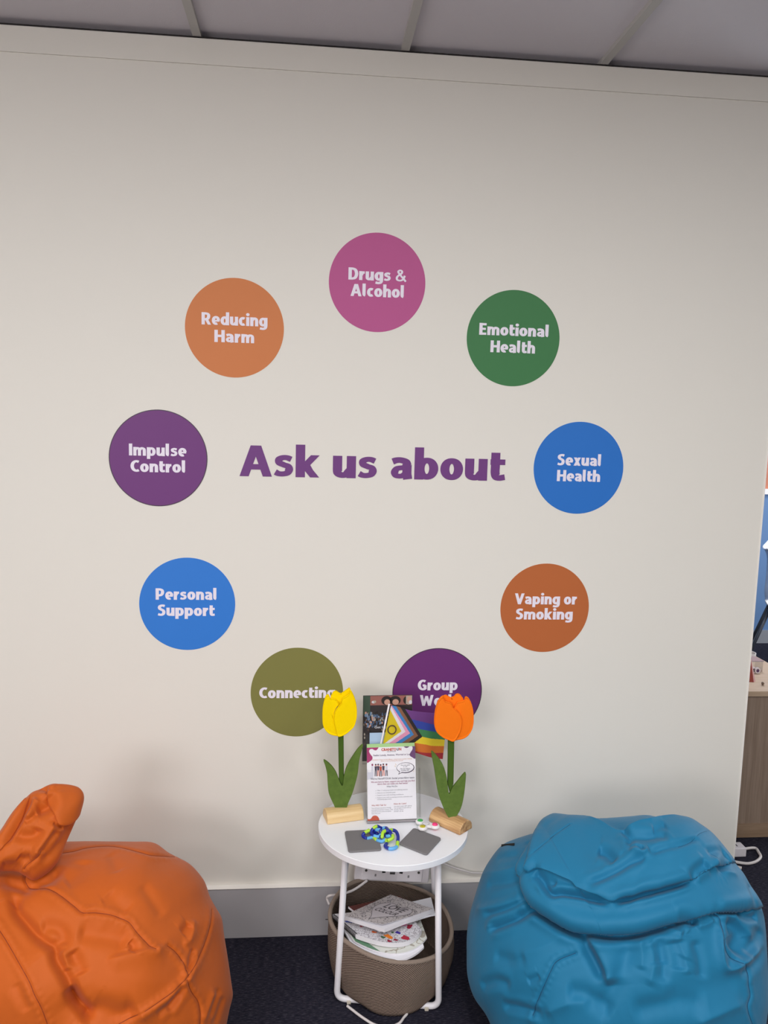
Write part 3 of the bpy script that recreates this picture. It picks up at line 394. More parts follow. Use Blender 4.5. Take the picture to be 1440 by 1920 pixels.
for n, cx, cz in CIRCLES:
    colr, words, cname = spec[n]
    t = thing('wall_sticker', 'round %s wall sticker reading %s' % (cname, ' '.join(words).replace('&', 'and')), 'sticker', (cx, 0, cz), 'round topic stickers in a ring on the wall')
    rim = colr in ('purple', 'plum')
    R = 0.1464
    MB().disc(cx, cz, R - (.0022 if rim else 0), R - (.0022 if rim else 0), -0.0008, 96, th=0.0008).build('disc', vinyl[colr], t)
    if rim:
        mb = MB(); ring = []
        for rr in (R, R - .0026): ring += [(cx + rr * math.cos(2 * PI * k / 96), -0.00095, cz + rr * math.sin(2 * PI * k / 96)) for k in range(96)]
        mb.add(ring, [(k, (k + 1) % 96, 96 + (k + 1) % 96, 96 + k) for k in range(96)]); mb.build('dark_edge', M_dark_rim, t)
    mb = MB()
    for w in words:
        i = next(i for i, l in enumerate(lines) if l[0] == w and abs(l[1] - cx) < .08); _, lx, lw, lz = lines.pop(i)
        add_text(mb, w, lx, lz, lw, CAP, -0.0009, -0.0017)
    mb.build('lettering', M_ink, t)
_, lx, lw, lz = lines.pop()
wl = thing('wall_lettering', 'large purple words Ask us about on the cream wall', 'lettering', (lx, 0, lz))
def span(txt):
    xs = [p[0] for s in text_strips(txt) for q in s[1:] for p in q]; return min(xs), max(xs)
tot0, tot1 = span('Ask us about')
for wd, pre in (('Ask', ''), ('us', 'Ask '), ('about', 'Ask us ')):
    off = sum(G[c][0] + .055 * (c != ' ') for c in pre); a, b = span(wd); k = lw / (tot1 - tot0)
    mb = MB(); add_text(mb, wd, lx - lw / 2 + (off + (a + b) / 2 - tot0) * k, lz, (b - a) * k, 0.0945, 0, -0.0012); mb.build('word', vinyl['violet'], wl)

# ------------------------------------------------------------------ bean bags
def poly_dist(P, poly, closed=False):
    Q = np.array(poly, float)
    if closed: Q = np.vstack([Q, Q[:1]])
    best = np.full(len(P), 1e9); sgn = np.ones(len(P)); tt = np.zeros(len(P)); near = np.zeros_like(P)
    seg = np.linalg.norm(np.diff(Q, axis=0), axis=1); cum = np.r_[0, np.cumsum(seg)]; tot = cum[-1]
    for i in range(len(Q) - 1):
        d = Q[i + 1] - Q[i]; l2 = d @ d + 1e-12
        w = P - Q[i]; t = np.clip((w @ d) / l2, 0, 1)
        dd = np.hypot(w[:, 0] - t * d[0], w[:, 1] - t * d[1]); k = dd < best
        best[k] = dd[k]; sgn[k] = np.sign(d[0] * w[k, 1] - d[1] * w[k, 0]); tt[k] = (cum[i] + t[k] * seg[i]) / tot; near[k] = Q[i] + t[k][:, None] * d
    return best, sgn, tt, tot, near
def inside(P, poly):
    Q = np.array(poly); r = np.zeros(len(P), bool); j = len(Q) - 1
    for i in range(len(Q)):
        c = ((Q[i, 1] > P[:, 1]) != (Q[j, 1] > P[:, 1])) & (P[:, 0] < (Q[j, 0] - Q[i, 0]) * (P[:, 1] - Q[i, 1]) / (Q[j, 1] - Q[i, 1] + 1e-12) + Q[i, 0])
        r ^= c; j = i
    return r
def ss(x): x = np.clip(x, 0, 1); return x * x * (3 - 2 * x)
def fold_field(P, folds, gain=1.0):
    D = np.zeros(len(P)); LT = np.zeros_like(P)
    for f in folds:
        k = f[0]
        if k == 'bump':
            c = f[1][0]; D += f[2] * np.exp(-((P[:, 0] - c[0]) ** 2 + (P[:, 1] - c[1]) ** 2) / f[3] ** 2); continue
        if k == 'step':
            pl = [p[:2] for p in spline(f[1], 5, True)]
            d, _, _, _, near = poly_dist(P, pl, True); s = np.where(inside(P, pl), d, -d)
            if f[2] > 0:
                q = np.clip(s / f[3], 0, 1); D += f[2] * np.sqrt(1 - (1 - q) ** 2)
                out = (near - P) / np.maximum(d, 1e-5)[:, None]      # the lip bulges out over the cloth below it
                LT += np.where(s > 0, f[2] * .45 * np.exp(-(s / (f[3] * .8)) ** 2) * np.clip(s / .003, 0, 1), 0)[:, None] * out
            else: D += f[2] * ss(s / f[3] + .3)
            continue
        pl = spline(f[1], 6) if len(f[1]) > 2 else f[1]
        d, s, t, tot, _ = poly_dist(P, pl)
        win = ss(np.minimum(t, 1 - t) / .18)
        if k == 'seam':
            D += -.0028 * np.exp(-(d / .0032) ** 2) + .0022 * np.exp(-(np.abs(d - .009) / .007) ** 2) * (1 + .16 * np.sin(t * tot * 420)); continue
        if k == 'seamfine':
            D += -.0018 * np.exp(-(d / .0025) ** 2) + .0012 * np.exp(-(d / .010) ** 2); continue
        A, w = f[2] * gain, f[3]
        if k == 'v': D -= A * win * np.exp(-(d / w) ** 2) - (.22 * A * win * np.exp(-((d - 2.0 * w) / w) ** 2) if w < .013 else 0)
        elif k == 'r': D += A * win * np.exp(-(np.sqrt(d * d + (w * .25) ** 2) - w * .25) / w - (d / (2.5 * w)) ** 2)
        elif k == 'p':
            w2 = f[4]; g = np.where(s > 0, np.exp(-(d / w) ** 2), np.exp(-(d / w2) ** 2)); D += A * win * g
    return D, LT
def bag(name, B, nmat, parent, nc=640, nf=260, nb=40, yback=-.024, zmin=0.003, back=1.0, gain=1.0):
    O = np.array(spline(B['outline'], 10, True)); ang = np.arctan2(O[:, 1], O[:, 0]); o = np.argsort(ang); rad = np.hypot(O[:, 0], O[:, 1])[o]; ang = ang[o]
    ang = np.r_[ang - 2 * PI, ang, ang + 2 * PI]; rad = np.r_[rad, rad, rad]
    th = np.linspace(-PI, PI, nc, endpoint=False); R = np.interp(th, ang, rad)
    kr = np.exp(-(np.arange(-8, 9) / 3.0) ** 2); kr /= kr.sum(); R = np.convolve(np.r_[R[-8:], R, R[:8]], kr, 'valid')
    phi = np.r_[np.linspace(.004, PI / 2, nf), np.linspace(PI / 2, PI - .01, nb + 1)[1:]]
    rho = np.sin(phi)[:, None]; A = rho * (R * np.cos(th))[None]; Bb = rho * (R * np.sin(th))[None]
    c = B['C'] * np.cos(phi)[:, None] * np.ones_like(A); c[nf:] *= back
    P2 = np.stack([A.ravel(), Bb.ravel()], 1)
    front = np.zeros(len(phi)); front[:nf] = ss((PI / 2 - phi[:nf]) / .22)
    D = np.zeros(A.size); nfv = nf * nc
    D[:nfv], LT = fold_field(P2[:nfv], B['folds'], gain); D = D.reshape(A.shape) * front[:, None]
    LT = np.vstack([LT, np.zeros((A.size - nfv, 2))]).reshape(A.shape + (2,)) * front[:, None, None]
    n, a, b, cc = (np.array(B[k]) for k in ('n', 'a', 'b', 'center'))
    X = cc + A[..., None] * a + Bb[..., None] * b + c[..., None] * n
    du = np.roll(X, -1, 1) - np.roll(X, 1, 1); dv = np.gradient(X, axis=0)
    N = np.cross(du, dv); N /= np.linalg.norm(N, axis=2, keepdims=True) + 1e-12
    if (N[10, 10] @ n) < 0: N = -N
    wn = (.55 * ss((PI / 2 - phi) / .9))[:, None, None]; N = wn * N + (1 - wn) * n; N /= np.linalg.norm(N, axis=2, keepdims=True)
    X = X + N * D[..., None] + LT[..., :1] * a + LT[..., 1:] * b
    X[..., 1] = np.where(X[..., 1] > yback, yback + .0 * X[..., 1], X[..., 1])
    X[..., 2] = np.where(X[..., 2] < zmin, zmin, X[..., 2])
    rows = len(phi); V = X.reshape(-1, 3)
    i = np.arange(rows - 1)[:, None] * nc; j = np.arange(nc)[None]; j2 = (j + 1) % nc
    Fq = np.stack([i + j, i + nc + j, i + nc + j2, i + j2], 2).reshape(-1, 4)
    me = bpy.data.meshes.new(name)
    me.from_pydata(V.tolist(), [], Fq.tolist() + [tuple(range(nc)), tuple((rows - 1) * nc + k for k in range(nc - 1, -1, -1))])
    me.materials.append(nmat); me.polygons.foreach_set('use_smooth', [True] * len(me.polygons)); me.update()
    ob = bpy.data.objects.new(name, me); COL.objects.link(ob); ob.parent = parent
    if parent is not None: ob.matrix_parent_inverse = pinv(parent)
    def surf(p):
        q = P2[:nfv] - np.array(p[:2]); q = (q * q).sum(1); k = np.argpartition(q, 6)[:6]; w = 1 / (q[k] + 1e-7); w /= w.sum()
        nn = (N.reshape(-1, 3)[k] * w[:, None]).sum(0); return (V[k] * w[:, None]).sum(0) + nn * .0003, nn
    return ob, surf
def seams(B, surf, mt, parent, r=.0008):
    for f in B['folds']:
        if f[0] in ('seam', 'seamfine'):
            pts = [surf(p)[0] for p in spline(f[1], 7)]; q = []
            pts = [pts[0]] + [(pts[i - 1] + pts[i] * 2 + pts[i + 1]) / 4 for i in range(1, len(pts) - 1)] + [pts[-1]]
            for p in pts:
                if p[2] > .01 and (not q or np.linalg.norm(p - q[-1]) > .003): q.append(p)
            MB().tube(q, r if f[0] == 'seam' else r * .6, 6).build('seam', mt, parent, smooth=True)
orange_bag = thing('bean_bag', 'orange fabric bean bag with pulled up peak, left of the white table', 'bean bag', (ORANGE['center'][0], ORANGE['center'][1], 0), 'bean bags on the carpet')
body, surf = bag('body', ORANGE, M_orange, orange_bag, gain=1.0); seams(ORANGE, surf, M_orange_seam_shade, orange_bag)
pk, surf2 = bag('peak', TAIL, M_orange, orange_bag, 360, 170, 40, yback=-.05, back=.7, gain=1.2); seams(TAIL, surf2, M_orange_seam_shade, pk)
blue_bag = thing('bean_bag', 'blue fabric bean bag with folded over top, right of the white table', 'bean bag', (BLUE['center'][0], BLUE['center'][1], 0), 'bean bags on the carpet')
body, surf = bag('body', BLUE, M_blue, blue_bag, 760, 340, gain=1.5); seams(BLUE, surf, M_blue_seam_shade, blue_bag)
p0, n0 = surf(BLUE['tag'][0]); p1, n1 = surf(BLUE['tag'][1])
d = (p1 - p0) / np.linalg.norm(p1 - p0); w = np.cross(d, n0); w /= np.linalg.norm(w)
if w[2] > 0: w = -w
mbt = MB(); c0 = (p0 + p1) / 2; hl = np.linalg.norm(p1 - p0) / 2
rk = [tuple(c0 + d * hl * sx + w * .0034 * sw + n0 * sn) for sn in (.001, .009) for sw in (-1, 1) for sx in (-1, 1)]
mbt.add(rk, [(0, 2, 3, 1), (4, 5, 7, 6), (0, 1, 5, 4), (2, 6, 7, 3), (0, 4, 6, 2), (1, 3, 7, 5)])
mbt.build('fabric_tag', mat('black_tag', (24, 26, 24), 0.7), blue_bag)

# ------------------------------------------------------------------ side table
TC = (0.2654, -0.243); TR = 0.2213; TZ = 0.5
tb = thing('side_table', 'round white side table with bent tube legs between the bean bags', 'table', (TC[0], TC[1], 0))
def lathe(prof, c, n=96):
    V = []; F = []
    for r, z in prof: V += [(c[0] + r * math.cos(2 * PI * k / n), c[1] + r * math.sin(2 * PI * k / n), z) for k in range(n)]
    for i in range(len(prof) - 1):
        for k in range(n): F.append((i * n + k, i * n + (k + 1) % n, (i + 1) * n + (k + 1) % n, (i + 1) * n + k))
    return V, F
V, F = lathe([(0.0001, TZ - .018), (TR - .001, TZ - .018), (TR, TZ - .017), (TR, TZ - .001), (TR - .001, TZ), (0.0001, TZ)], TC)
MB().add(V, F).build('table_top', M_white_lam, tb)
def bend(pts, r, n=6):
    P = [Vector(p) for p in pts]; out = [P[0]]
    for i in range(1, len(P) - 1):
        a, b = (P[i - 1] - P[i]).normalized(), (P[i + 1] - P[i]).normalized()
        for k in range(n + 1):
            t = k / n; out.append((P[i] + a * r * (1 - t)).lerp(P[i] + b * r * t, t) * .5 + ((P[i] + a * r).lerp(P[i], t)).lerp(P[i].lerp(P[i] + b * r, t), t) * .5)
    return out + [P[-1]]
FLt, FLf, FRf, FRt = (.1225, -.327, .482), (.1047, -.3235, .0095), (.3984, -.375, .0095), (.383, -.357, .482)
BLt, BLf, BRf, BRt = (.150, -.125, .482), (.117, -.042, .0095), (.446, -.037, .0095), (.395, -.135, .482)
MB().tube(bend([FLt, FLf, FRf, FRt], .028, 10), .0092, 14).build('leg_frame', M_white_metal, tb, smooth=True)
MB().tube(bend([BLt, BLf, BRf, BRt], .028, 10), .0092, 14).build('leg_frame', M_white_metal, tb, smooth=True)
M_rub = mat('cream_rubber', (200, 192, 178), 0.7)
for t in (.12, .88):
    p = Vector(FLf).lerp(Vector(FRf), t)
    MB().box(p.x - .006, p.x + .006, p.y - .0115, p.y + .004, .0, .012).build('foot_pad', M_rub, tb, bevel=.002)

# ------------------------------------------------------------------ basket
def weave():
    mt = mat('woven_cord', (150, 128, 112), 0.9, spec=0.1); N, L, b = nodes(mt)
    uv = N.new('ShaderNodeUVMap'); mp = N.new('ShaderNodeMapping'); mp.inputs['Rotation'].default_value = (0, 0, math.radians(-24))
    wv = N.new('ShaderNodeTexWave'); wv.wave_type = 'BANDS'; wv.bands_direction = 'Y'; wv.inputs['Scale'].default_value = 66; wv.inputs['Distortion'].default_value = .8; wv.inputs['Detail'].default_value = 2; wv.inputs['Detail Scale'].default_value = 3
    n = N.new('ShaderNodeTexNoise'); n.inputs['Scale'].default_value = 260
    mx = N.new('ShaderNodeMath'); mx.operation = 'MULTIPLY_ADD'; mx.inputs[1].default_value = .3
    cr = N.new('ShaderNodeValToRGB'); e = cr.color_ramp.elements; e[0].position = .25; e[0].color = srgb((104, 88, 80)); e[1].position = .8; e[1].color = srgb((144, 126, 114))
    bp = N.new('ShaderNodeBump'); bp.inputs['Strength'].default_value = .8; bp.inputs['Distance'].default_value = .003
    L.new(uv.outputs['UV'], mp.inputs['Vector']); L.new(mp.outputs['Vector'], wv.inputs['Vector']); L.new(uv.outputs['UV'], n.inputs['Vector'])
    L.new(n.outputs['Fac'], mx.inputs[0]); L.new(wv.outputs['Fac'], mx.inputs[2])
    L.new(mx.outputs[0], cr.inputs['Fac']); L.new(cr.outputs['Color'], b.inputs['Base Color']); L.new(wv.outputs['Fac'], bp.inputs['Height']); L.new(bp.outputs['Normal'], b.inputs['Normal'])
    return mt
M_weave = weave()
BC = (.2715, -.213); BRX, BRY = .193, .192
def brim(t): return .181 - .021 * math.cos(t) + .013 * math.sin(t) + .004 * math.sin(3 * t + 1)
def bpos(t, k, inner=0):
    """k: 0 bottom .. 1 rim"""
    fb_ = .89 + .07 * max(0, -math.sin(t)) ** 2; f = fb_ + (1 - fb_) * min(1, k * 2.2) ** .6 + .012 * math.sin(5 * t + 4 * k) * k
    if k > .7: f -= .02 * (k - .7) / .3
    f -= inner / BRX
    x, y = BC[0] + BRX * f * math.cos(t), BC[1] + BRY * f * math.sin(t)
    zq = min(1, max(0, (-.362 - y) / .034)); zb = .0195 - .016 * zq * zq * (3 - 2 * zq)
    return (x, y, zb + (brim(t) - zb) * k)
bk = thing('storage_basket', 'brown woven storage basket holding magazines under the white table', 'basket', (BC[0], BC[1], 0))
NB, NK = 144, 16
V = []; F = []; UV = []
for s_, inner in ((0, 0), (1, .008)):
    for k in range(NK + 1):
        for i in range(NB + 1):
            t = 2 * PI * i / NB; kk = k / NK if not inner else max(k / NK, .03)
            V.append(bpos(t, kk, inner)); UV.append((t * .19, V[-1][2]))
W1 = NB + 1
for s_ in (0, 1):
    o = s_ * W1 * (NK + 1)
    for k in range(NK):
        for i in range(NB):
            q = (o + k * W1 + i, o + k * W1 + i + 1, o + (k + 1) * W1 + i + 1, o + (k + 1) * W1 + i)
            F.append(q if s_ == 0 else q[::-1])
F.append(tuple(range(NB - 1, -1, -1))); o = W1 * (NK + 1); F.append(tuple(o + i for i in range(NB)))
wall = MB().add(V, F).build('woven_wall', M_weave, bk, smooth=True)
ul = wall.data.uv_layers.new(name='UVMap')
for lp in wall.data.loops: ul.data[lp.index].uv = UV[lp.vertex_index]
MB().tube([bpos(2 * PI * k / 96, 1.0, .004) for k in range(96)], .0068, 10, cyc=True).build('rim', mat('rim_cord', (140, 124, 112), 0.9, bump=(300, .6, .003)), bk, smooth=True)

# ------------------------------------------------------------------ booklets in the basket
def sheet_stack(name, C4, th, front, droop, mats, curl=0.0, nu=24, nv=14, parent=None):
    """C4: corners back-left, front-left, front-right, back-right (top face). The front edge bows forward by `front` and drops by `droop`."""
    c = [np.array(p, float) for p in C4]; V = []; F = []; MI = []
    def P(u, v, dz):
        p = (c[1] * (1 - u) + c[2] * u) * (1 - v) + (c[0] * (1 - u) + c[3] * u) * v
        bow = 4 * u * (1 - u) * (1 - v) ** 1.5
        fwd = (c[1] + c[2] - c[0] - c[3]); fwd /= np.linalg.norm(fwd)
        p = p + fwd * front * bow + np.array([0, 0, -droop * bow + curl * (1 - v) ** 3 * u ** 3 + dz]); return tuple(p)
    for dz in (0, -th):
        for j in range(nv + 1):
            for i in range(nu + 1): V.append(P(i / nu, j / nv, dz))
    w = nu + 1; n = w * (nv + 1)
    for j in range(nv):
        for i in range(nu):
            a = j * w + i; F.append((a, a + 1, a + 1 + w, a + w)); MI.append(0); F.append((n + a + w, n + a + 1 + w, n + a + 1, n + a)); MI.append(2)
    for i in range(nu):
        for j, fl in ((0, 0), (nv, 1)):
            a = j * w + i; q = (a, n + a, n + a + 1, a + 1); F.append(q if not fl else q[::-1]); MI.append(1)
    for j in range(nv):
        for i, fl in ((0, 1), (nu, 0)):
            a = j * w + i; q = (a, n + a, n + a + w, a + w); F.append(q if not fl else q[::-1]); MI.append(1)
    mb = MB(); mb.v = V; mb.f = F; mb.mi = MI
    return mb.build(name, mats, parent, smooth=False), P
M_pages = mat('page_edges', (222, 220, 226), 0.7, bump=(500, .4, .001))
def doodle(name, base, ink, scale=60, thr=.5, wid=.045):
    mt = mat(name, base, 0.5); N, L, b = nodes(mt)
    tc = N.new('ShaderNodeTexCoord'); n = N.new('ShaderNodeTexNoise'); n.inputs['Scale'].default_value = scale; n.inputs['Detail'].default_value = 2.5
    s = N.new('ShaderNodeMath'); s.operation = 'SUBTRACT'; s.inputs[1].default_value = thr
    a = N.new('ShaderNodeMath'); a.operation = 'ABSOLUTE'
    c = N.new('ShaderNodeMath'); c.operation = 'LESS_THAN'; c.inputs[1].default_value = wid
    mx = N.new('ShaderNodeMix'); mx.data_type = 'RGBA'; mx.inputs['A'].default_value = srgb(base); mx.inputs['B'].default_value = srgb(ink)
    L.new(tc.outputs['Object'], n.inputs['Vector']); L.new(n.outputs['Fac'], s.inputs[0]); L.new(s.outputs[0], a.inputs[0]); L.new(a.outputs[0], c.inputs[0])
    L.new(c.outputs[0], mx.inputs['Factor']); L.new(mx.outputs['Result'], b.inputs['Base Color'])
    return mt
M_doodle = doodle('doodle_cover', (190, 183, 184), (98, 92, 98), 95, .5, .022)
M_doodle2 = doodle('notebook_cover', (216, 214, 220), (132, 126, 134), 150, .5, .03)
M_mag = doodle('magazine_cover', (216, 218, 212), (166, 160, 148), 24, .52, .02)
M_under = mat('cover_back', (196, 192, 196), 0.6)
def text_mesh(body, bold=False):
    cu = bpy.data.curves.new('t', 'FONT'); cu.body = body; cu.size = 1.0; cu.resolution_u = 3
    cu.offset = (.018 if bold == 1 else .045) if bold else .006
    ob = bpy.data.objects.new('t', cu); COL.objects.link(ob)
    dg = bpy.context.evaluated_depsgraph_get(); dg.update()
    me = bpy.data.meshes.new_from_object(ob.evaluated_get(dg))
    V = [tuple(v.co) for v in me.vertices]; F = [tuple(p.vertices) for p in me.polygons]
    bpy.data.objects.remove(ob); bpy.data.curves.remove(cu); bpy.data.meshes.remove(me)
    xs = [v[0] for v in V]; x0, x1 = min(xs), max(xs)
    return [((v[0] - x0) / (x1 - x0), v[1]) for v in V], F, (x1 - x0)

# bottom magazine, the fanned ones, the spiral notebook, a dark red book, the colouring book
mg, P = sheet_stack('magazine', [(.120, -.245, .182), (.146, -.338, .1815), (.353, -.352, .182), (.345, -.22, .184)], .006, .054, .004, [M_paper, M_pages, M_under])
tag(mg, 'white magazine at the bottom of the pile, draped over the basket front', 'magazine', 'magazines and books in the basket')
mg, P = sheet_stack('magazine', [(.118, -.235, .189), (.150, -.322, .1885), (.366, -.322, .189), (.355, -.20, .19)], .005, .058, .005, [M_mag, M_pages, M_under])
tag(mg, 'pale printed magazine with a green corner, directly under the spiral notebook', 'magazine', 'magazines and books in the basket')
gq = [P(.02, .35, .0007), P(.02, .0, .0007), P(.10, .0, .0007), P(.20, .0, .0007), P(.30, .0, .0007), P(.16, .22, .0007)]
MB().add(gq, [(0, 1, 2, 5), (2, 3, 4, 5)]).build('green_corner', mat('print_green', (92, 132, 104), 0.6), mg)
nbk, P = sheet_stack('spiral_notebook', [(.092, -.222, .2065), (.158, -.3205, .2065), (.352, -.308, .204), (.315, -.20, .206)], .014, .048, .004, [M_doodle2, M_pages, M_under])
tag(nbk, 'spiral notebook with coloured doodles on its white cover in the basket', 'notebook', 'magazines and books in the basket')
pc = [mat('print_%d' % i, c, 0.6) for i, c in enumerate([(60, 84, 176), (222, 104, 56), (232, 128, 40), (150, 34, 60), (64, 44, 150), (226, 142, 186), (70, 104, 74), (176, 40, 62)])]
blobs = [(.10, .62, .045, 0), (.30, .28, .03, 1), (.44, .17, .055, 2), (.40, .04, .03, 3), (.62, .24, .035, 4), (.78, .42, .06, 5), (.86, .30, .05, 3), (.66, .08, .055, 7), (.36, .14, .03, 6), (.50, .07, .025, 3), (.20, .45, .02, 7), (.55, .26, .02, 6), (.12, .75, .03, 1), (.72, .60, .03, 6), (.9, .5, .03, 7)]
mbb = MB()
for u, v, r, ci in blobs:
    ph = rnd.random() * 6; k = 14
    ring = [P(u + r * (1 + .3 * math.sin(2 * a + ph)) * math.cos(a), max(.01, v + r * 1.1 * (1 + .3 * math.cos(3 * a + ph)) * math.sin(a)), .0008) for a in [2 * PI * i / k for i in range(k)]]
    mbb.add(ring, [tuple(range(k))], ci)
mbb.build('print', pc, nbk)
mbs = MB()
for k in range(26):
    v = .02 + .96 * k / 25; a = np.array(P(0, v, 0)); 
    mbs.tube([tuple(a + np.array([.004 * math.cos(t) + .001, .002 * math.sin(t) * 0, -.006 + .0085 * math.sin(t)])) for t in [2 * PI * i / 10 for i in range(10)]], .0009, 5, cyc=True)
mbs.build('spiral_binding', mat('black_wire', (30, 29, 31), 0.4), nbk)
rb, P = sheet_stack('book', [(.140, -.205, .219), (.225, -.322, .218), (.385, -.262, .222), (.300, -.165, .222)], .007, .0, .0, [mat('dark_red_cover', (92, 34, 28), 0.5), M_pages, mat('dark_red_cover', (92, 34, 28), 0.5)])
tag(rb, 'thin dark red book between the spiral notebook and the colouring book', 'book', 'magazines and books in the basket')
ws, P = sheet_stack('paper_sheet', [(.285, -.20, .214), (.245, -.318, .2105), (.40, -.262, .218), (.40, -.17, .218)], .0008, .0, -.006, [M_paper, M_paper, M_paper])
tag(ws, 'loose curved white sheet sticking out under the dark red book', 'paper')
A_, B_, C_, D_ = (.1225, -.2759, .237), (.272, -.1792, .237), (.3924, -.258, .237), (.2380, -.3420, .237)
lb = thing('colouring_book', 'colouring book with LOVE COLOUR heart cover on top of the basket pile', 'book', (.26, -.26, .222), 'magazines and books in the basket')
pg, P = sheet_stack('page_block', [B_[:2] + (.2345,), A_[:2] + (.2345,), D_[:2] + (.2345,), C_[:2] + (.2345,)], .011, 0, 0, [M_pages, M_pages, M_under], parent=lb)
cv, P = sheet_stack('cover', [B_, A_, (D_[0] - .004, D_[1] + .008, .238), C_], .0008, 0, 0, [M_doodle, M_paper, M_paper], curl=.006, parent=lb)
# heart and words on the cover: u runs along the lower edge, v away from the reader
hp = []
for k in range(60):
    t = 2 * PI * k / 60; hx = 16 * math.sin(t) ** 3; hy = 13 * math.cos(t) - 5 * math.cos(2 * t) - 2 * math.cos(3 * t) - math.cos(4 * t)
    hp.append((.53 + hx * .0235, .48 + hy * .0235))
mh = MB(); cen = P(.53, .5, .0009)
mh.add([P(u, v, .0009) for u, v in hp] + [cen], [(i, 60, (i + 1) % 60) for i in range(60)])
mh.build('heart', mat('heart_print', (190, 183, 188), 0.5), cv)
ml = MB(); ml.tube([P(u, v, .0012) for u, v in hp], .0006, 4, cyc=True)
for wd, u0, uw, v0, hgt in (('LOVE', .30, .46, .56, .16), ('COLOUR', .27, .52, .40, .115)):
    tv, tf, _ = text_mesh(wd, True); ml.add([P(u0 + p[0] * uw, v0 + p[1] * hgt / .7, .0013) for p in tv], tf)
ml.build('title_print', mat('grey_ink', (86, 80, 84), 0.6), cv)

# ------------------------------------------------------------------ twin socket on the wall under the table
pw = thing('power_socket', 'white twin socket box with USB hung on the wall under the table', 'socket', (.288, -.024, .199))
Mt = Matrix.Translation((.288, -.05, .1985)) @ Matrix.Rotation(math.radians(4.3), 4, 'Y')
def pbox(nm, mt, x0, x1, y0, y1, z0, z1, parent=pw, bevel=0): return MB().box(x0, x1, y0, y1, z0, z1, M=Mt).build(nm, mt, parent, bevel=bevel)
pbox('back_box', M_white_plastic, -.122, .122, 0, .026, 0, .095, bevel=.004)
fp = pbox('face_plate', mat('face_plate_white', (236, 232, 238), .35), -.099, .099, -.004, 0, .006, .090, bevel=.003)
pbox('usb_module', M_white_plastic, -.0205, .0155, -.0046, -.003, .0075, .088, fp, bevel=.001)
for x in (-.0865, .0858): MB().tube([tuple(Mt @ Vector((x, -.0042, .039))), tuple(Mt @ Vector((x, -.0052, .039)))], .0042, 14).build('screw', mat('dull_screw', (70, 68, 66), .5), fp)
for x in (-.0547, .0535): pbox('neon_window', M_grey_sw, x - .0026, x + .0026, -.0052, -.003, .020, .028, fp)
for x, r in ((-.0285, -8), (.028, 8)):
    MB().box(-.0055, .0055, -.0048, -.003, -.003, .003, M=Mt @ Matrix.Translation((x, 0, .036)) @ Matrix.Rotation(math.radians(r), 4, 'Y')).build('pin_slot', M_black, fp)
    MB().box(-.002, .002, -.0048, -.003, -.006, .006, M=Mt @ Matrix.Translation((x, 0, .062))).build('pin_slot', M_black, fp)
for z in (.030, .0355): pbox('usb_port', M_black, -.0085, .0085, -.0054, -.003, z, z + .0042, fp)

def cable(name, pts, r, label, cat='cable'):
    return tag(MB().tube(spline(pts, 10), r, 10).build(name, M_cable, None, smooth=True), label, cat)
cable('power_cable', CABLES['wall'], .0032, 'white cable along the wall from behind the table to the blue bean bag')
cable('power_cable', CABLES['left'] + [(.086, -.112, .166)], .0042, 'pinkish white cable hanging from the socket over the basket edge')
cable('power_cable', CABLES['loop'] + [(.29, -.385, .0045)], .0038, 'white cable loop lying on the carpet in front of the basket')

# ------------------------------------------------------------------ tulips
M_felt_y = mat('yellow_felt', (250, 216, 0), 0.85, bump=(320, .35, .0015), spec=.1)
M_felt_o = mat('orange_felt', (250, 122, 24), 0.85, bump=(320, .35, .0015), spec=.1)
M_leaf = mat('green_felt', (92, 116, 54), 0.85, bump=(280, .3, .0015), var=(60, .12), spec=.1)
M_stem = mat('stem_green', (70, 96, 36), 0.8, bump=(200, .3, .001), spec=.1)
M_leaf_edge = mat('leaf_stitch', (50, 78, 22), 0.9)
M_pine_y = wood('pale_pine', (232, 204, 156), (214, 180, 128), (3, 40, 40), 2, .5, 12.5)
M_pine_o = wood('striped_pine', (218, 180, 130), (150, 100, 58), (2.5, 40, 40), 2, .5, -48)
def tulip(key, T, felt, block, yaw, ln, wood_m, label, side):
    y = T['y']; bx, by = block
    t = thing('felt_tulip', label, 'ornament', (bx, by, TZ), 'felt tulips on wooden blocks')
    # half-round wooden block
    Mx = Matrix.Translation((bx, by, TZ)) @ Matrix.Rotation(math.radians(yaw), 4, 'Z')
    prof = [(-.030, 0.0005), (.030, 0.0005), (.0305, .008)] + [(.030 * math.cos(a), .008 + .027 * math.sin(a)) for a in [PI * k / 16 for k in range(1, 16)]] + [(-.0305, .008)]
    n = len(prof); V = [tuple(Mx @ Vector((sx * ln / 2, p[0], p[1]))) for sx in (-1, 1) for p in prof]
    Fc = [tuple(range(n - 1, -1, -1)), tuple(n + i for i in range(n))] + [(i, (i + 1) % n, n + (i + 1) % n, n + i) for i in range(n)]
    o = MB().add(V, Fc).build('wooden_base', wood_m, t, bevel=.0025)
    fl = MB(); fl.add(*inflate(T['back'], y + .0085, .009)); fl.build('back_petal', felt, t, smooth=True)
    lower, upper = ('left', 'right') if side == 'right' else ('right', 'left')
    MB().add(*inflate(T[lower], y, .010)).build('petal', felt, t, smooth=True)
    MB().add(*inflate(T[upper], y - .0065, .010)).build('petal', felt, t, smooth=True)
    pts = T['stem']
    MB().poly(pts, y - .002, .012).build('stem', M_stem, t, bevel=.003)
    lf = spline(T['leaf'], 3, True)
    MB().poly([p[:2] for p in lf], y - .006, .010).build('leaf', M_leaf, t, bevel=.002)
tulip('yellow', TULIPS['yellow'], M_felt_y, (.1195, -.197), 12.5, .113, M_pine_y, 'yellow felt tulip on a pale wooden block, left on the white table', 'right')
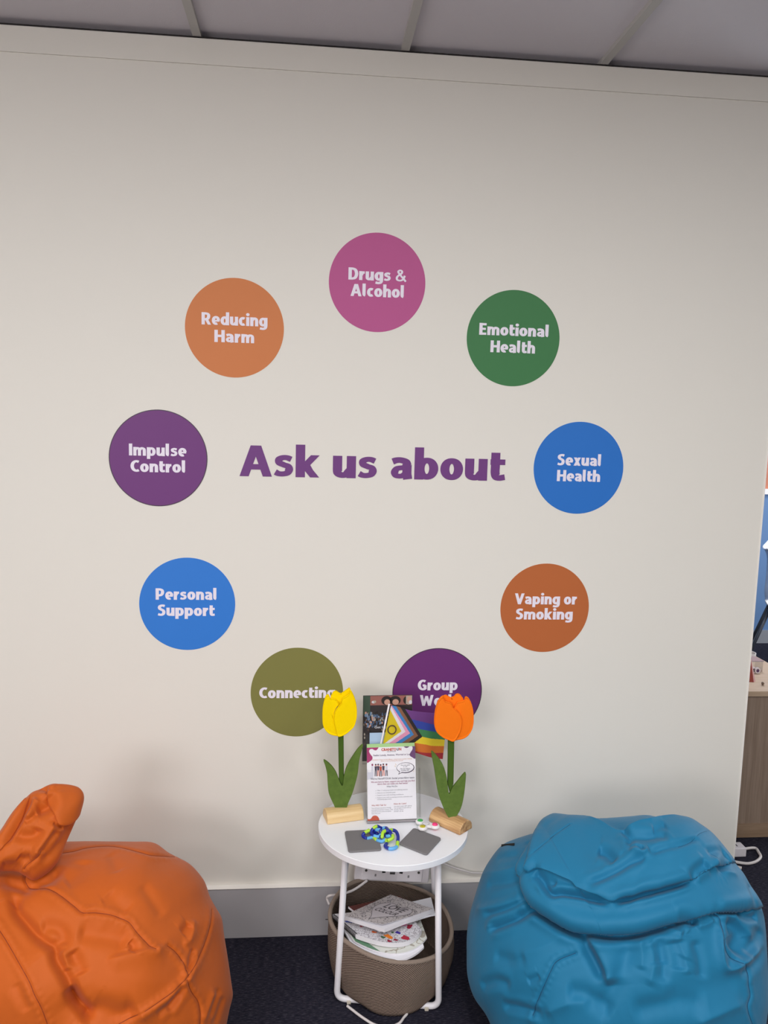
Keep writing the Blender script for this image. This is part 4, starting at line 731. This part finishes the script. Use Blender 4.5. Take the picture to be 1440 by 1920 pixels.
tulip('orange', TULIPS['orange'], M_felt_o, (.436, -.253), -48, .117, M_pine_o, 'orange felt tulip on a striped wooden block, right on the white table', 'left')

# ------------------------------------------------------------------ leaflet holder and what stands in it
def clear_plastic():
    mt = bpy.data.materials.new('clear_acrylic'); mt.use_nodes = True; N = mt.node_tree.nodes; L = mt.node_tree.links
    N.remove(N['Principled BSDF'])
    tr = N.new('ShaderNodeBsdfTransparent'); tr.inputs[0].default_value = (.99, .99, .99, 1)
    gl = N.new('ShaderNodeBsdfGlossy'); gl.inputs['Roughness'].default_value = .08
    df = N.new('ShaderNodeBsdfDiffuse'); df.inputs[0].default_value = (.75, .74, .78, 1)
    fr = N.new('ShaderNodeFresnel'); fr.inputs[0].default_value = 1.18
    m1 = N.new('ShaderNodeMixShader'); m2 = N.new('ShaderNodeMixShader'); m1.inputs[0].default_value = .015
    mf = N.new('ShaderNodeMath'); mf.operation = 'MULTIPLY'; mf.inputs[1].default_value = .5
    L.new(fr.outputs[0], mf.inputs[0]); L.new(tr.outputs[0], m1.inputs[1]); L.new(df.outputs[0], m1.inputs[2]); L.new(mf.outputs[0], m2.inputs[0]); L.new(m1.outputs[0], m2.inputs[1]); L.new(gl.outputs[0], m2.inputs[2])
    L.new(m2.outputs[0], N['Material Output'].inputs[0])
    return mt
M_clear = clear_plastic()
LEAN = math.atan2(.061, .213)
hx0, hy0 = .1885, -.2362
yawh = math.atan2(.0051, .1624)
HM = Matrix.Translation((hx0, hy0, TZ + .0045)) @ Matrix.Rotation(yawh, 4, 'Z') @ Matrix.Rotation(-LEAN, 4, 'X')     # x right, z up the face, y into the holder
hd = thing('leaflet_holder', 'clear acrylic leaflet holder standing on the white table between the tulips', 'leaflet holder', (hx0 + .08, hy0 + .03, TZ))
def hbox(nm, x0, x1, y0, y1, z0, z1, mt=M_clear, parent=hd, bevel=0): return MB().box(x0, x1, y0, y1, z0, z1, M=HM).build(nm, mt, parent, bevel=bevel)
hbox('front_panel', 0, .162, -.002, 0, .0015, .150)
hbox('back_panel', 0, .162, .028, .030, .012, .250)
hbox('side_panel', 0, .002, .0, .028, .008, .150); hbox('side_panel', .160, .162, .0, .028, .008, .150)
UT = Matrix.Translation((.1765, -.158 + .150 * math.sin(math.atan2(.03, .35)), TZ + .150)) @ Matrix.Rotation(yawh, 4, 'Z') @ Matrix.Rotation(-math.atan2(.03, .35), 4, 'X')
MB().box(-.001, .155, -.016, .006, 0, .003, M=UT).build('upper_shelf', M_clear, hd); MB().box(-.001, .155, .004, .006, .003, .175, M=UT).build('upper_back_panel', M_clear, hd)
MB().box(-.001, .155, -.016, -.0145, .003, .07, M=UT).build('upper_front_panel', M_clear, hd)
hbox('bottom_lip', -.0005, .1625, -.0035, .012, -.001, .003, mat('frosted_edge', (150, 146, 150), .4))
foot = MB(); fb = [(hx0 - .012, -.085), (hx0 + .15, -.08)]
foot.add([tuple(HM @ Vector((0, .030, .008))), tuple(HM @ Vector((.162, .030, .008))), (hx0 + .162, -.118, TZ + .002), (hx0 - .004, -.122, TZ + .002), tuple(HM @ Vector((0, .0305, .13))), tuple(HM @ Vector((.162, .0305, .13)))], [(0, 1, 2, 3), (3, 2, 5, 4)])
foot.build('rear_foot', M_clear, hd)

LM = HM @ Matrix.Translation((.002, .0035, .004)) @ Matrix.Rotation(math.radians(-.4), 4, 'Y')
LW, LH = .148, .2105
lf = thing('leaflet', 'white service leaflet headed CRANSTOUN at the front of the acrylic holder', 'leaflet', (hx0 + .075, hy0 + .03, TZ + .004))
MB().box(0, LW, 0, .0012, 0, LH, M=LM).build('paper', M_paper, lf)
inks = dict(rust=(186, 72, 44), plum=(92, 72, 104), slate=(92, 90, 108), ochre=(196, 140, 104), mag=(140, 52, 96), red=(172, 84, 80), grey=(120, 120, 132), dark=(66, 54, 76), magenta=(162, 48, 104), purple=(104, 66, 112), brick=(190, 74, 42), gold=(206, 164, 90), skin=(206, 120, 100), pale=(206, 206, 220))
ik = list(inks); ink_m = [mat('ink_' + k, inks[k], .6) for k in ik]; II = {k: i for i, k in enumerate(ik)}
def LX(x): return (x - 105) / 1090 * LW
def LZ(y): return (1 - (y - 178) / 1634) * LH
pr = MB()
def line(body, x0, x1, ybase, hpx, ink, bold=False):
    tv, tf, _ = text_mesh(body, bold); h = hpx / 1634 * LH / .72
    pr.add([tuple(LM @ Vector((LX(x0) + p[0] * (LX(x1) - LX(x0)), -.0003, LZ(ybase) + p[1] * h))) for p in tv], tf, II[ink])
def lpoly(pts, ink, lift=.0002, smooth=True):
    q = [(LX(x), LZ(y)) for x, y in pts]
    if smooth: q = [p[:2] for p in spline(q, 5, True)]
    q = [(min(max(p[0], 0), LW), min(max(p[1], 0), LH)) for p in q]
    pr.poly(q, -lift, 0, II[ink], M=LM)
def lell(cx, cy, rx, ry, ink, lift=.00025): pr.disc(LX(cx), LZ(cy), rx / 1090 * LW, ry / 1634 * LH, -lift, 16, II[ink], M=LM)
lpoly([(100, 170), (350, 170), (345, 215), (310, 245), (265, 235), (230, 210), (175, 220), (155, 265), (185, 330), (228, 390), (220, 450), (170, 490), (100, 500)], 'magenta')
lpoly([(950, 170), (1200, 170), (1200, 450), (1120, 430), (1065, 380), (1085, 320), (1130, 250), (1130, 190), (1080, 170), (1030, 205), (980, 210)], 'purple')
lpoly([(100, 1830), (100, 1765), (130, 1780), (175, 1770), (220, 1715), (290, 1705), (345, 1750), (345, 1830)], 'brick')
lpoly([(110, 735), (240, 735), (240, 880), (110, 900)], 'pale', .00012, False)
line('CRAN', 430, 640, 262, 58, 'rust', 2); line('STO', 640, 765, 262, 58, 'rust', 2); line('U', 775, 820, 262, 58, 'dark', 2); line('N', 825, 880, 262, 58, 'rust', 2)
line('Here4YOUth', 555, 755, 292, 20, 'dark', True)
line('Feeling Lonely, Anxious, Worried or Low?', 250, 1105, 376, 40, 'plum', True)
line('Sometimes things can feel difficult - school issues, anxiety, bullying', 225, 1112, 470, 24, 'ochre'); line('about or just not feeling like yourself', 415, 915, 503, 24, 'ochre')
# the five people drawn on the leaflet
for px_, top, shirt, leg in ((225, 545, 'pale', 'pale'), (300, 550, 'dark', 'dark'), (355, 548, 'dark', 'skin'), (410, 560, 'rust', 'dark'), (470, 548, 'dark', 'skin'), (540, 552, 'pale', 'dark')):
    lell(px_, top + 28, 18, 24, 'mag' if px_ == 225 else 'skin'); lell(px_, top + 16, 20, 16, 'dark' if px_ != 225 else 'mag', .0003)
    lpoly([(px_ - 28, top + 55), (px_ + 28, top + 55), (px_ + 22, top + 150), (px_ - 22, top + 150)], shirt, .00022, False)
    lpoly([(px_ - 22, top + 150), (px_ - 2, top + 150), (px_ - 10, top + 280), (px_ - 28, top + 280)], leg, .00022, False); lpoly([(px_ + 2, top + 150), (px_ + 22, top + 150), (px_ + 26, top + 280), (px_ + 8, top + 280)], leg, .00022, False)
# speech bubble
lell(965, 662, 205, 122, 'dark', .0002); lpoly([(830, 740), (900, 765), (800, 812)], 'dark', .0002, False)
pw_i = len(ik); ink_m.append(M_paper)
pr.disc(LX(960), LZ(657), 190 / 1090 * LW, 106 / 1634 * LH, -.0003, 24, pw_i, M=LM); pr.poly([(LX(842), LZ(735)), (LX(885), LZ(755)), (LX(822), LZ(792))], -.0003, 0, pw_i, M=LM)
for k, (tx, x0, x1) in enumerate((('Are you aged', 860, 1062), ('11-19?', 915, 1005), ('Do you have a', 850, 1070), ('Dudley GP?', 870, 1050))):
    tv, tf, _ = text_mesh(tx, True); pr.add([tuple(LM @ Vector((LX(x0) + p[0] * (LX(x1) - LX(x0)), -.0004, LZ(612 + 39 * k) + p[1] * 28 / 1634 * LH / .72))) for p in tv], tf, II['slate'])
for q in ([(720, 600), (745, 620), (740, 640)], [(735, 545), (760, 590), (752, 600)], [(1140, 735), (1165, 748), (1140, 752)]): lpoly(q, 'gold', .0002, False)
line("We're Here4YOUth Social prescribing team", 180, 1160, 906, 44, 'slate', True)
line('We are here to listen, support you and help you find', 190, 1165, 975, 36, 'mag', True); line('things that can make you feel better', 330, 1015, 1024, 36, 'mag', True)
line('What We Do:', 535, 780, 1085, 34, 'slate', True)
for tx, x1, yb_ in (('Offer 1:1 and group health and wellbeing sessions', 1005, 1162), ('Help you set achievable goals', 730, 1216), ('Support you with building confidence', 910, 1268), ('Support you with accessing services, activities and', 1105, 1322), ('volunteering opportunities', 645, 1362)):
    line(tx, 322, x1, yb_, 26, 'grey')
for yb_ in (1154, 1208, 1260, 1314): lell(296, yb_, 6, 6, 'grey')
line('Who Will I Talk To?', 195, 520, 1495, 34, 'red', True); line('How do I join?', 690, 970, 1478, 34, 'red', True)
for tx, x1, yb_ in (('You will meet one of our friendly', 628, 1552), ('and experienced link workers. They', 668, 1592), ('will see you at a time and place', 626, 1630), ('that suits you', 385, 1668)): line(tx, 192, x1, yb_, 26, 'grey')
for tx, x1, yb_ in (("You don't need a GP referral", 1088, 1530), ('You can get in touch with us', 1072, 1568), ('directly. Call or', 905, 1606), ('email us at', 900, 1642)): line(tx, 692, x1, yb_, 26, 'grey')
pr.build('print', ink_m, lf)
grn = MB().box(.0005, .1465, .0016, .0050, .003, LH + .010, M=LM).build('leaflet_pile', mat('pale_green_paper', (164, 204, 140), .6))
tag(grn, 'pile of green edged leaflets right behind the CRANSTOUN leaflet', 'leaflets')

# tall photo leaflet at the back
PMx = Matrix.Translation((.1765, -.158 + .150 * math.sin(math.atan2(.03, .35)), TZ + .004 + .150)) @ Matrix.Rotation(yawh, 4, 'Z') @ Matrix.Rotation(-math.atan2(.03, .35), 4, 'X')
pl = thing('leaflet', 'tall photo leaflet with a crowd picture behind the flag', 'leaflet', (.25, -.15, TZ))
PW, PH = .152, .2025
MB().box(0, PW, 0, .003, 0, PH, M=PMx).build('paper', mat('photo_dark', (50, 44, 46), .4), pl)
hues = [(150, 96, 88), (40, 34, 34), (196, 152, 134), (112, 138, 170), (168, 160, 148), (70, 92, 124), (206, 206, 214), (92, 68, 60), (60, 80, 66)]
pm = [mat('photo_%d' % i, c, .4) for i, c in enumerate(hues)]
ph = MB()
ph.box(.001, PW - .001, -.0002, 0, PH - .030, PH - .001, 0, M=PMx)
def ell(x, z, rx, rz, i, lift): ph.disc(x, z, rx, rz, -lift, 18, i, M=PMx)
ph.box(.001, .022, -.0003, 0, PH - .06, PH - .001, 8, M=PMx)
for x, w in ((.072, .018), (.098, .020), (.138, .016)):
    ell(x, PH - .016, w * .9, .014, 1, .0004); ell(x + .002, PH - .021, w * .5, .009, 2, .0005)
ph.box(.132, PW - .001, -.0006, 0, PH - .028, PH - .002, 4, M=PMx); ell(.142, PH - .014, .007, .010, 2, .0007); ell(.146, PH - .022, .005, .006, 6, .0008)
ell(.032, PH - .020, .006, .004, 6, .0005); ell(.036, PH - .019, .004, .004, 4, .0006)
for k in range(150):
    x = .004 + rnd.random() * .08; z = PH - .052 - rnd.random() * .045
    ell(x, z, .0018 + rnd.random() * .002, .0025 + rnd.random() * .003, rnd.choice([2, 3, 4, 5, 5, 3, 7, 1, 1]), .0003 + k * 2e-6)
for k in range(30):
    ell(.004 + rnd.random() * .075, PH - .105 - rnd.random() * .06, .002, .004, rnd.choice([1, 1, 7, 4, 2]), .0003 + k * 2e-6)
tv, tf, _ = text_mesh('Get support', True); ph.add([tuple(PMx @ Vector((.036 + p[0] * .062, -.0009, PH - .101 + p[1] * .010))) for p in tv], tf, 6)
ph.build('print', pm, pl)
bcd = MB().box(0, .05, 0, .0008, 0, .090, M=Matrix.Translation((.197, -.1555, TZ + .156)) @ Matrix.Rotation(yawh, 4, 'Z') @ Matrix.Rotation(-math.atan2(.02, .25), 4, 'X')).build('card', mat('pale_blue_card', (176, 200, 228), .5))
tag(bcd, 'plain pale blue card tucked between the photo leaflet and the flag pole', 'card')

# ------------------------------------------------------------------ flag
fg = thing('hand_flag', 'small progress pride flag on a white stick leaning in the leaflet holder', 'flag', tuple(FLAG['pole'][2]))
MB().tube([FLAG['pole'][2], FLAG['pole'][1], FLAG['pole'][0]], .0028, 10).build('stick', mat('white_stick', (236, 232, 236), .4), fg, smooth=True)
fp_ = {k: np.array(v) for k, v in FLAG['pts'].items()}
def yline(name):
    q = np.array(spline(fp_[name], 6)); o = np.argsort(q[:, 0]); return lambda x: np.interp(x, q[o, 0], q[o, 1])
bnd = [yline(k) for k in ('s1', 's2', 's3', 's4', 's5')]
outl = [tuple(fp_['pole_bot'][0]), tuple(fp_['pole_top'][0])] + [tuple(p) for p in fp_['top'][1:]] + [tuple(fp_['right'][1])] + [tuple(p) for p in fp_['bot'][::-1][:-1]]
x0, x1 = min(p[0] for p in outl), max(p[0] for p in outl); z0, z1 = min(p[1] for p in outl), max(p[1] for p in outl)
st = .0009; nx = int((x1 - x0) / st) + 1; nz = int((z1 - z0) / st) + 1
topf, botf = yline('top'), yline('bot')
pole = lambda z: np.interp(z, [fp_['pole_bot'][0][1], fp_['pole_top'][0][1]], [fp_['pole_bot'][0][0], fp_['pole_top'][0][0]])
rq = fp_['right']; ro = np.argsort(rq[:, 1]); rightf = lambda z: np.interp(z, rq[ro, 1], rq[ro, 0])
NU, NV = 220, 150
V = []; U = np.linspace(0, 1, NU + 1); Vv = np.linspace(0, 1, NV + 1)
TLc, BLc = fp_['pole_top'][0], fp_['pole_bot'][0]
pts2 = []
for v in Vv:
    for u in U:
        xt = TLc[0] + u * (fp_['right'][0][0] - TLc[0]); xb = BLc[0] + u * (fp_['bot'][-1][0] - BLc[0])
        x = xb + (xt - xb) * v; zt = float(topf(xt)); zb = float(botf(xb)); z = zb + (zt - zb) * v
        xr = float(rightf(z)) ; x = min(x, xr)
        pts2.append((x, z)); V.append((x, FLAG['y'] + .006 * math.sin(u * 7 + v * 1.5) * u + .012 * u, z))
F = []; MI = []
P2 = np.array(pts2).reshape(NV + 1, NU + 1, 2); ctr = (P2[:-1, :-1] + P2[1:, 1:] + P2[:-1, 1:] + P2[1:, :-1]) / 4
flat = ctr.reshape(-1, 2); idx = np.zeros(len(flat), int)
for b in bnd: idx += (flat[:, 1] < b(flat[:, 0])).astype(int)          # 0 violet .. 5 red
def chev(pts, code):
    T_, tip, B_ = [np.array(p) for p in pts]
    T2 = tip + (T_ - tip) * 3; B2 = tip + (B_ - tip) * 3
    far = np.array([x0 - 1, tip[1]])
    idx[inside(flat, [tuple(T2), tuple(tip), tuple(B2), (x0 - 1.2, B2[1]), (x0 - 1.2, T2[1])])] = code
for k, code in (('black', 6), ('brown', 7), ('blue', 8), ('pink', 9), ('white', 10), ('yellow', 11)): chev(fp_[k], code)
W1 = NU + 1
for j in range(NV):
    for i in range(NU): F.append((j * W1 + i, j * W1 + i + 1, (j + 1) * W1 + i + 1, (j + 1) * W1 + i))
mb = MB(); mb.v = V; mb.f = F; mb.mi = [int(i) for i in idx]
fcol = [(104, 58, 128), (48, 70, 164), (62, 132, 82), (230, 206, 48), (212, 114, 44), (166, 46, 56), (38, 32, 34), (132, 90, 66), (62, 130, 196), (226, 152, 186), (226, 222, 230), (214, 192, 28)]
fo = mb.build('cloth', [mat('flag_%d' % i, c, .7) for i, c in enumerate(fcol)], fg, smooth=True)
sd = fo.modifiers.new('solid', 'SOLIDIFY'); sd.thickness = .0006
rc = FLAG['ring']; mr = MB(); ring = []
for rr in (FLAG['ringr'] * .82, FLAG['ringr'] * 1.06): ring += [(rc[0] + rr * math.cos(2 * PI * k / 40), FLAG['y'] - .0018, rc[2] + rr * 1.08 * math.sin(2 * PI * k / 40)) for k in range(40)]
mr.add(ring, [(k, (k + 1) % 40, 40 + (k + 1) % 40, 40 + k) for k in range(40)])
mr.build('ring_print', mat('ring_ink', (74, 52, 48), .7), fg)

# ------------------------------------------------------------------ toys and coasters on the table
M_slate = mat('grey_slate', (120, 118, 120), .75, bump=(180, .2, .001), spec=.2)
def coaster(c4, label):
    P = [Vector((p[0], p[1], 0)) for p in c4]; out = []
    for i in range(4):
        a = (P[i - 1] - P[i]).normalized(); b = (P[(i + 1) % 4] - P[i]).normalized(); r = .009
        for k in range(6):
            t = k / 5; q = (P[i] + a * r).lerp(P[i], t).lerp(P[i].lerp(P[i] + b * r, t), t); out.append((q.x, q.y))
    n = len(out); z0, z1 = TZ + .0003, TZ + .0058
    A = sum(out[i][0] * out[(i + 1) % n][1] - out[(i + 1) % n][0] * out[i][1] for i in range(n))
    if A < 0: out = out[::-1]
    V = [(p[0], p[1], z0) for p in out] + [(p[0], p[1], z1) for p in out]
    F = [tuple(range(n - 1, -1, -1)), tuple(n + i for i in range(n))] + [(i, (i + 1) % n, n + (i + 1) % n, n + i) for i in range(n)]
    return tag(MB().add(V, F).build('coaster', M_slate, None, bevel=.0012), label, 'coaster', 'square grey coasters on the table')
coaster([(.1196, -.2833), (.1256, -.3951), (.2185, -.3883), (.2125, -.2780)], 'square grey coaster under the tangled toy, left side of the table')
coaster([(.3232, -.2739), (.3961, -.335), (.3407, -.4201), (.2695, -.3583)], 'square grey coaster turned cornerwise under the white spinner')
tg = thing('tangle_toy', 'tangled chain toy of lime, navy and light blue links on the table', 'toy', (.235, -.318, TZ))
tm = [mat('tangle_lime', (176, 220, 62), .25), mat('tangle_navy', (28, 44, 146), .25), mat('tangle_sky', (98, 172, 230), .25)]
nm = ['lime green link', 'navy blue link', 'light blue link']
tpts = []
for i, p in enumerate(TANGLE): tpts.append(p)
full = spline(tpts, 8); per = 8
order = [0, 1, 1, 2, 0, 2, 2, 0, 1, 1, 2, 2, 0, 1, 1, 1, 0, 1, 2, 1, 0, 1, 1, 2, 2, 1, 2, 1, 1, 1, 0, 0, 1, 1, 2, 1, 1, 1, 0, 0]
runs = []; i = 0
while i < len(order):
    j = i
    while j + 1 < len(order) and order[j + 1] == order[i] and j - i < 1: j += 1
    runs.append((i, j, order[i])); i = j + 1
for a, b, c in runs:
    seg = [full[k % len(full)] for k in range(a * per, (b + 1) * per + 1)]
    seg = [(p[0], p[1], max(p[2], TZ + .0062)) for p in seg]
    o = MB().tube(seg, [.0046] + [.0049] * (len(seg) - 2) + [.0046], 12).build('link', tm[c], tg, smooth=True); o['label'] = nm[c]
sp = thing('fidget_spinner', 'white three lobed fidget spinner with green, yellow and pink centres', 'toy', (.3603, -.2735, TZ + .008))
SZ = TZ + .0125
lobes = [((.345, -.2535), 'green', (70, 176, 92)), ((.347, -.2885), 'yellow', (196, 184, 44)), ((.3850, -.2800), 'pink', (232, 60, 122))]
cxs = (.3590, -.2740)
mbp = MB()
def puck(mb, c, r, z0, z1, n=32):
    V, F = lathe([(.0001, z0), (r * .82, z0), (r, z0 + .0025), (r, z1 - .0025), (r * .82, z1), (.0001, z1)], c, n); mb.add(V, F)
puck(mbp, cxs, .0125, SZ - .0045, SZ + .0045)
for (lx_, ly_), nme, cc_ in lobes:
    puck(mbp, (lx_, ly_), .0138, SZ - .0045, SZ + .0045)
    d = Vector((lx_ - cxs[0], ly_ - cxs[1], 0)).normalized(); nn = Vector((-d.y, d.x, 0)) * .008
    a, b = Vector((cxs[0], cxs[1], 0)), Vector((lx_, ly_, 0))
    q = [a - nn, b - nn, b + nn, a + nn]
    mbp.add([(v.x, v.y, SZ - .0035) for v in q] + [(v.x, v.y, SZ + .0038) for v in q], [(3, 2, 1, 0), (4, 5, 6, 7), (0, 1, 5, 4), (1, 2, 6, 5), (2, 3, 7, 6), (3, 0, 4, 7)])
mbp.build('body', mat('spinner_white', (236, 234, 236), .3), sp, smooth=False)
for (lx_, ly_), nme, cc_ in lobes:
    b_ = MB(); V, F = lathe([(.0086, SZ + .0035), (.0086, SZ + .0052), (.006, SZ + (.0085 if nme == 'pink' else .0058)), (.0001, SZ + (.0095 if nme == 'pink' else .0060))], (lx_, ly_), 24); b_.add(V, F)
    V, F = lathe([(.0001, SZ - .0062), (.0086, SZ - .0058), (.0086, SZ - .004)], (lx_, ly_), 24); b_.add(V, F)
    o = b_.build('lobe_centre', mat('spinner_' + nme, cc_, .35), sp, smooth=True); o['label'] = nme + ' lobe centre'
b_ = MB(); V, F = lathe([(.0095, SZ + .004), (.0095, SZ + .0066), (.008, SZ + .007), (.0001, SZ + .0072)], cxs, 28); b_.add(V, F); b_.build('hub_cap', mat('spinner_cap', (222, 222, 226), .25), sp, smooth=True)
MB().tube([(cxs[0] + .0098 * math.cos(2 * PI * k / 28), cxs[1] + .0098 * math.sin(2 * PI * k / 28), SZ + .0052) for k in range(28)], .0007, 6, cyc=True).build('hub_ring', M_grey_sw, sp, smooth=True)

# ------------------------------------------------------------------ beyond the wall end
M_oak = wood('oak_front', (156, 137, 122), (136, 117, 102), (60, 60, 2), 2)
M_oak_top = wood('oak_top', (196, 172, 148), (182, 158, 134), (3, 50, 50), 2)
cb = thing('oak_cabinet', 'low pale oak cabinet standing past the right end of the wall', 'cabinet', (1.75, .76, 0))
CZ = .6329
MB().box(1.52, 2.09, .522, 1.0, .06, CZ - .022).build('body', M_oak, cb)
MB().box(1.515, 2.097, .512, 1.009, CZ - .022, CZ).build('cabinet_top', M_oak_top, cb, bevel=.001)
MB().box(1.52, 2.09, .516, 1.0, .002, .06).build('plinth', wood('oak_plinth', (158, 134, 112), (140, 116, 94), (3, 50, 50), 2), cb)
rw = thing('red_stand', 'dark red wedge shaped stand on the oak cabinet beside the wall end', 'stand', (1.86, .66, CZ))
mb = MB(); mb.add([(1.760, .650, CZ + .0005), (1.876, .622, CZ + .0005), (1.890, .634, CZ + .0005), (1.78, .690, CZ + .0005), (1.893, .698, CZ + .103), (1.898, .704, CZ + .103), (1.79, .725, CZ + .103), (1.797, .731, CZ + .103)], [(3, 2, 1, 0), (4, 5, 7, 6), (0, 1, 4, 6), (1, 2, 5, 4), (2, 3, 7, 5), (3, 0, 6, 7)])
mb.build('panel', mat('brick_red', (150, 58, 44), .5), rw)
tr = thing('tape_ring', 'white patterned cardboard ring standing at the back of the cabinet', 'ring', (2.028, .955, CZ))
V, F = lathe([(.040, CZ + .001), (.042, CZ + .001), (.042, CZ + .030), (.040, CZ + .030), (.040, CZ + .001)], (2.028, .955), 40); MB().add(V, F).build('band', mat('white_card', (228, 226, 228), .5), tr, smooth=False)
md = MB()
for k in range(10):
    a = -PI * .1 - k * PI * .085; c = (2.028 + .0424 * math.cos(a), .955 + .0424 * math.sin(a)); t_ = (-math.sin(a) * .003, math.cos(a) * .003)
    md.add([(c[0] - t_[0], c[1] - t_[1], CZ + .012), (c[0] + t_[0], c[1] + t_[1], CZ + .012), (c[0] + t_[0], c[1] + t_[1], CZ + .019), (c[0] - t_[0], c[1] - t_[1], CZ + .019)], [(0, 1, 2, 3)])
md.build('dots', M_black, tr)
bx = thing('plastic_box', 'small clear plastic box on the oak cabinet', 'box', (1.99, .79, CZ))
mb = MB()
for x0_, x1_, y0_, y1_, za, zb in ((1.945, 1.998, .765, .767, .001, .045), (1.945, 1.998, .828, .830, .001, .045), (1.945, 1.947, .767, .828, .001, .045), (1.996, 1.998, .767, .828, .001, .045), (1.945, 1.998, .765, .83, .0005, .002)): mb.box(x0_, x1_, y0_, y1_, CZ + za, CZ + zb)
mb.build('tray', M_clear, bx); MB().box(1.943, 2.0, .763, .832, CZ + .045, CZ + .048).build('lid', mat('clear_lid', (214, 206, 216), .2), bx); MATS['clear_lid'].node_tree.nodes['Principled BSDF'].inputs['Transmission Weight'].default_value = .75
M_tok = mat('token_white', (226, 220, 226), .4)
for k, (x_, y_, cc_, nme) in enumerate(((1.933, .752, (58, 58, 64), 'black and white round token beside the red stand'), (1.945, .744, (92, 92, 100), 'grey and white round token between the black one and the purple one'), (1.958, .738, (92, 66, 104), 'purple and white round token in front of the clear box'))):
    t = thing('token', nme, 'token', (x_, y_, CZ), 'round tokens on the cabinet')
    MB().disc(x_, CZ + .0135, .0125, .013, y_ - .003, 24, th=.006).build('disc', M_tok, t); MB().disc(x_, CZ + .0135, .007, .0075, y_ - .0034, 20).build('face_print', mat('token_%d' % k, cc_, .5), t)
lp = MB().tube([(1.889, .580, CZ + .006), (1.894, .585, CZ + .009), (1.900, .592, CZ + .007)], [.004, .0062, .004], 10).build('metal_bolt', mat('brass_bolt', (120, 100, 84), .35, metal=.6), None, smooth=True)
tag(lp, 'tiny dull metal bolt lying on the cabinet top', 'bolt')
ps = thing('power_strip', 'white power strip on the carpet at the foot of the oak cabinet', 'power strip', (1.66, .395, 0))
MB().box(1.52, 1.755, .372, .422, .0005, .038).build('body', M_white_plastic, ps, bevel=.004)
for x in (1.705, 1.722, 1.69): MB().box(x, x + .004, .388, .408, .0375, .0386).build('socket_slot', M_black, ps)
cable('power_cable', [(1.752, .397, .02)] + CABLES['strip'][1:], .0055, 'white cable curling from the power strip on the carpet', 'cable')
cable('power_cable', CABLES['stub'], .006, 'short white cable end showing beside the blue bean bag', 'cable')
pf = thing('wall_picture', 'orange brown picture in a white frame on the far blue wall', 'picture', (3.9, 3.38, 1.2))
MB().box(3.42, 4.36, 3.386, 3.398, 1.22, 1.98).build('print', wood('poster_print', (206, 124, 92), (176, 96, 68), (3, 3, 3), 2), pf)
MB().box(3.38, 4.40, 3.37, 3.398, 1.178, 1.222).box(3.38, 4.40, 3.37, 3.398, 1.978, 2.02).box(3.38, 3.422, 3.37, 3.398, 1.222, 1.978).box(4.358, 4.40, 3.37, 3.398, 1.222, 1.978).build('frame', M_white_plastic, pf, bevel=.003)
# white shell chair, seen from its side
ch = thing('shell_chair', 'white plastic shell chair with grey metal legs by the far blue wall', 'chair', (3.36, 2.80, 0))
CM = Matrix.Translation((3.252, 2.86, 0)) @ Matrix.Rotation(math.radians(-31), 4, 'Z')
prof = [(-.040, .852), (-.020, .83), (-.004, .78), (0, .70), (0, .62), (-.002, .55), (.006, .49), (.034, .455), (.085, .445), (.185, .45), (.295, .462), (.395, .466), (.43, .452)]
prof = spline(prof, 5); n = len(prof); V = []; F = []; WY = 13
for j in range(WY):
    s_ = (j / (WY - 1) - .5) * 2
    for (x, z) in prof: V.append(tuple(CM @ Vector((x + .03 * s_ * s_ * (z > .5), s_ * .215, z + .02 * s_ ** 4))))
for j in range(WY - 1):
    for i in range(n - 1): F.append((j * n + i, j * n + i + 1, (j + 1) * n + i + 1, (j + 1) * n + i))
sh = MB().add(V, F).build('shell', mat('chair_white', (238, 240, 246), .4), ch, smooth=True)
sd = sh.modifiers.new('solid', 'SOLIDIFY'); sd.thickness = .008; sd.offset = 0
M_leg = mat('grey_leg', (70, 74, 84), .4, metal=.3)
for sx_, sy_ in ((-1, -1), (-1, 1), (1, -1), (1, 1)):
    tp_ = CM @ Vector((.21 + sx_ * .17, sy_ * .12, .440)); bt = CM @ Vector((.21 + sx_ * .31, sy_ * .19, .003))
    MB().tube([tuple(tp_), tuple(bt)], .011, 12).build('leg', M_leg, ch, smooth=True)
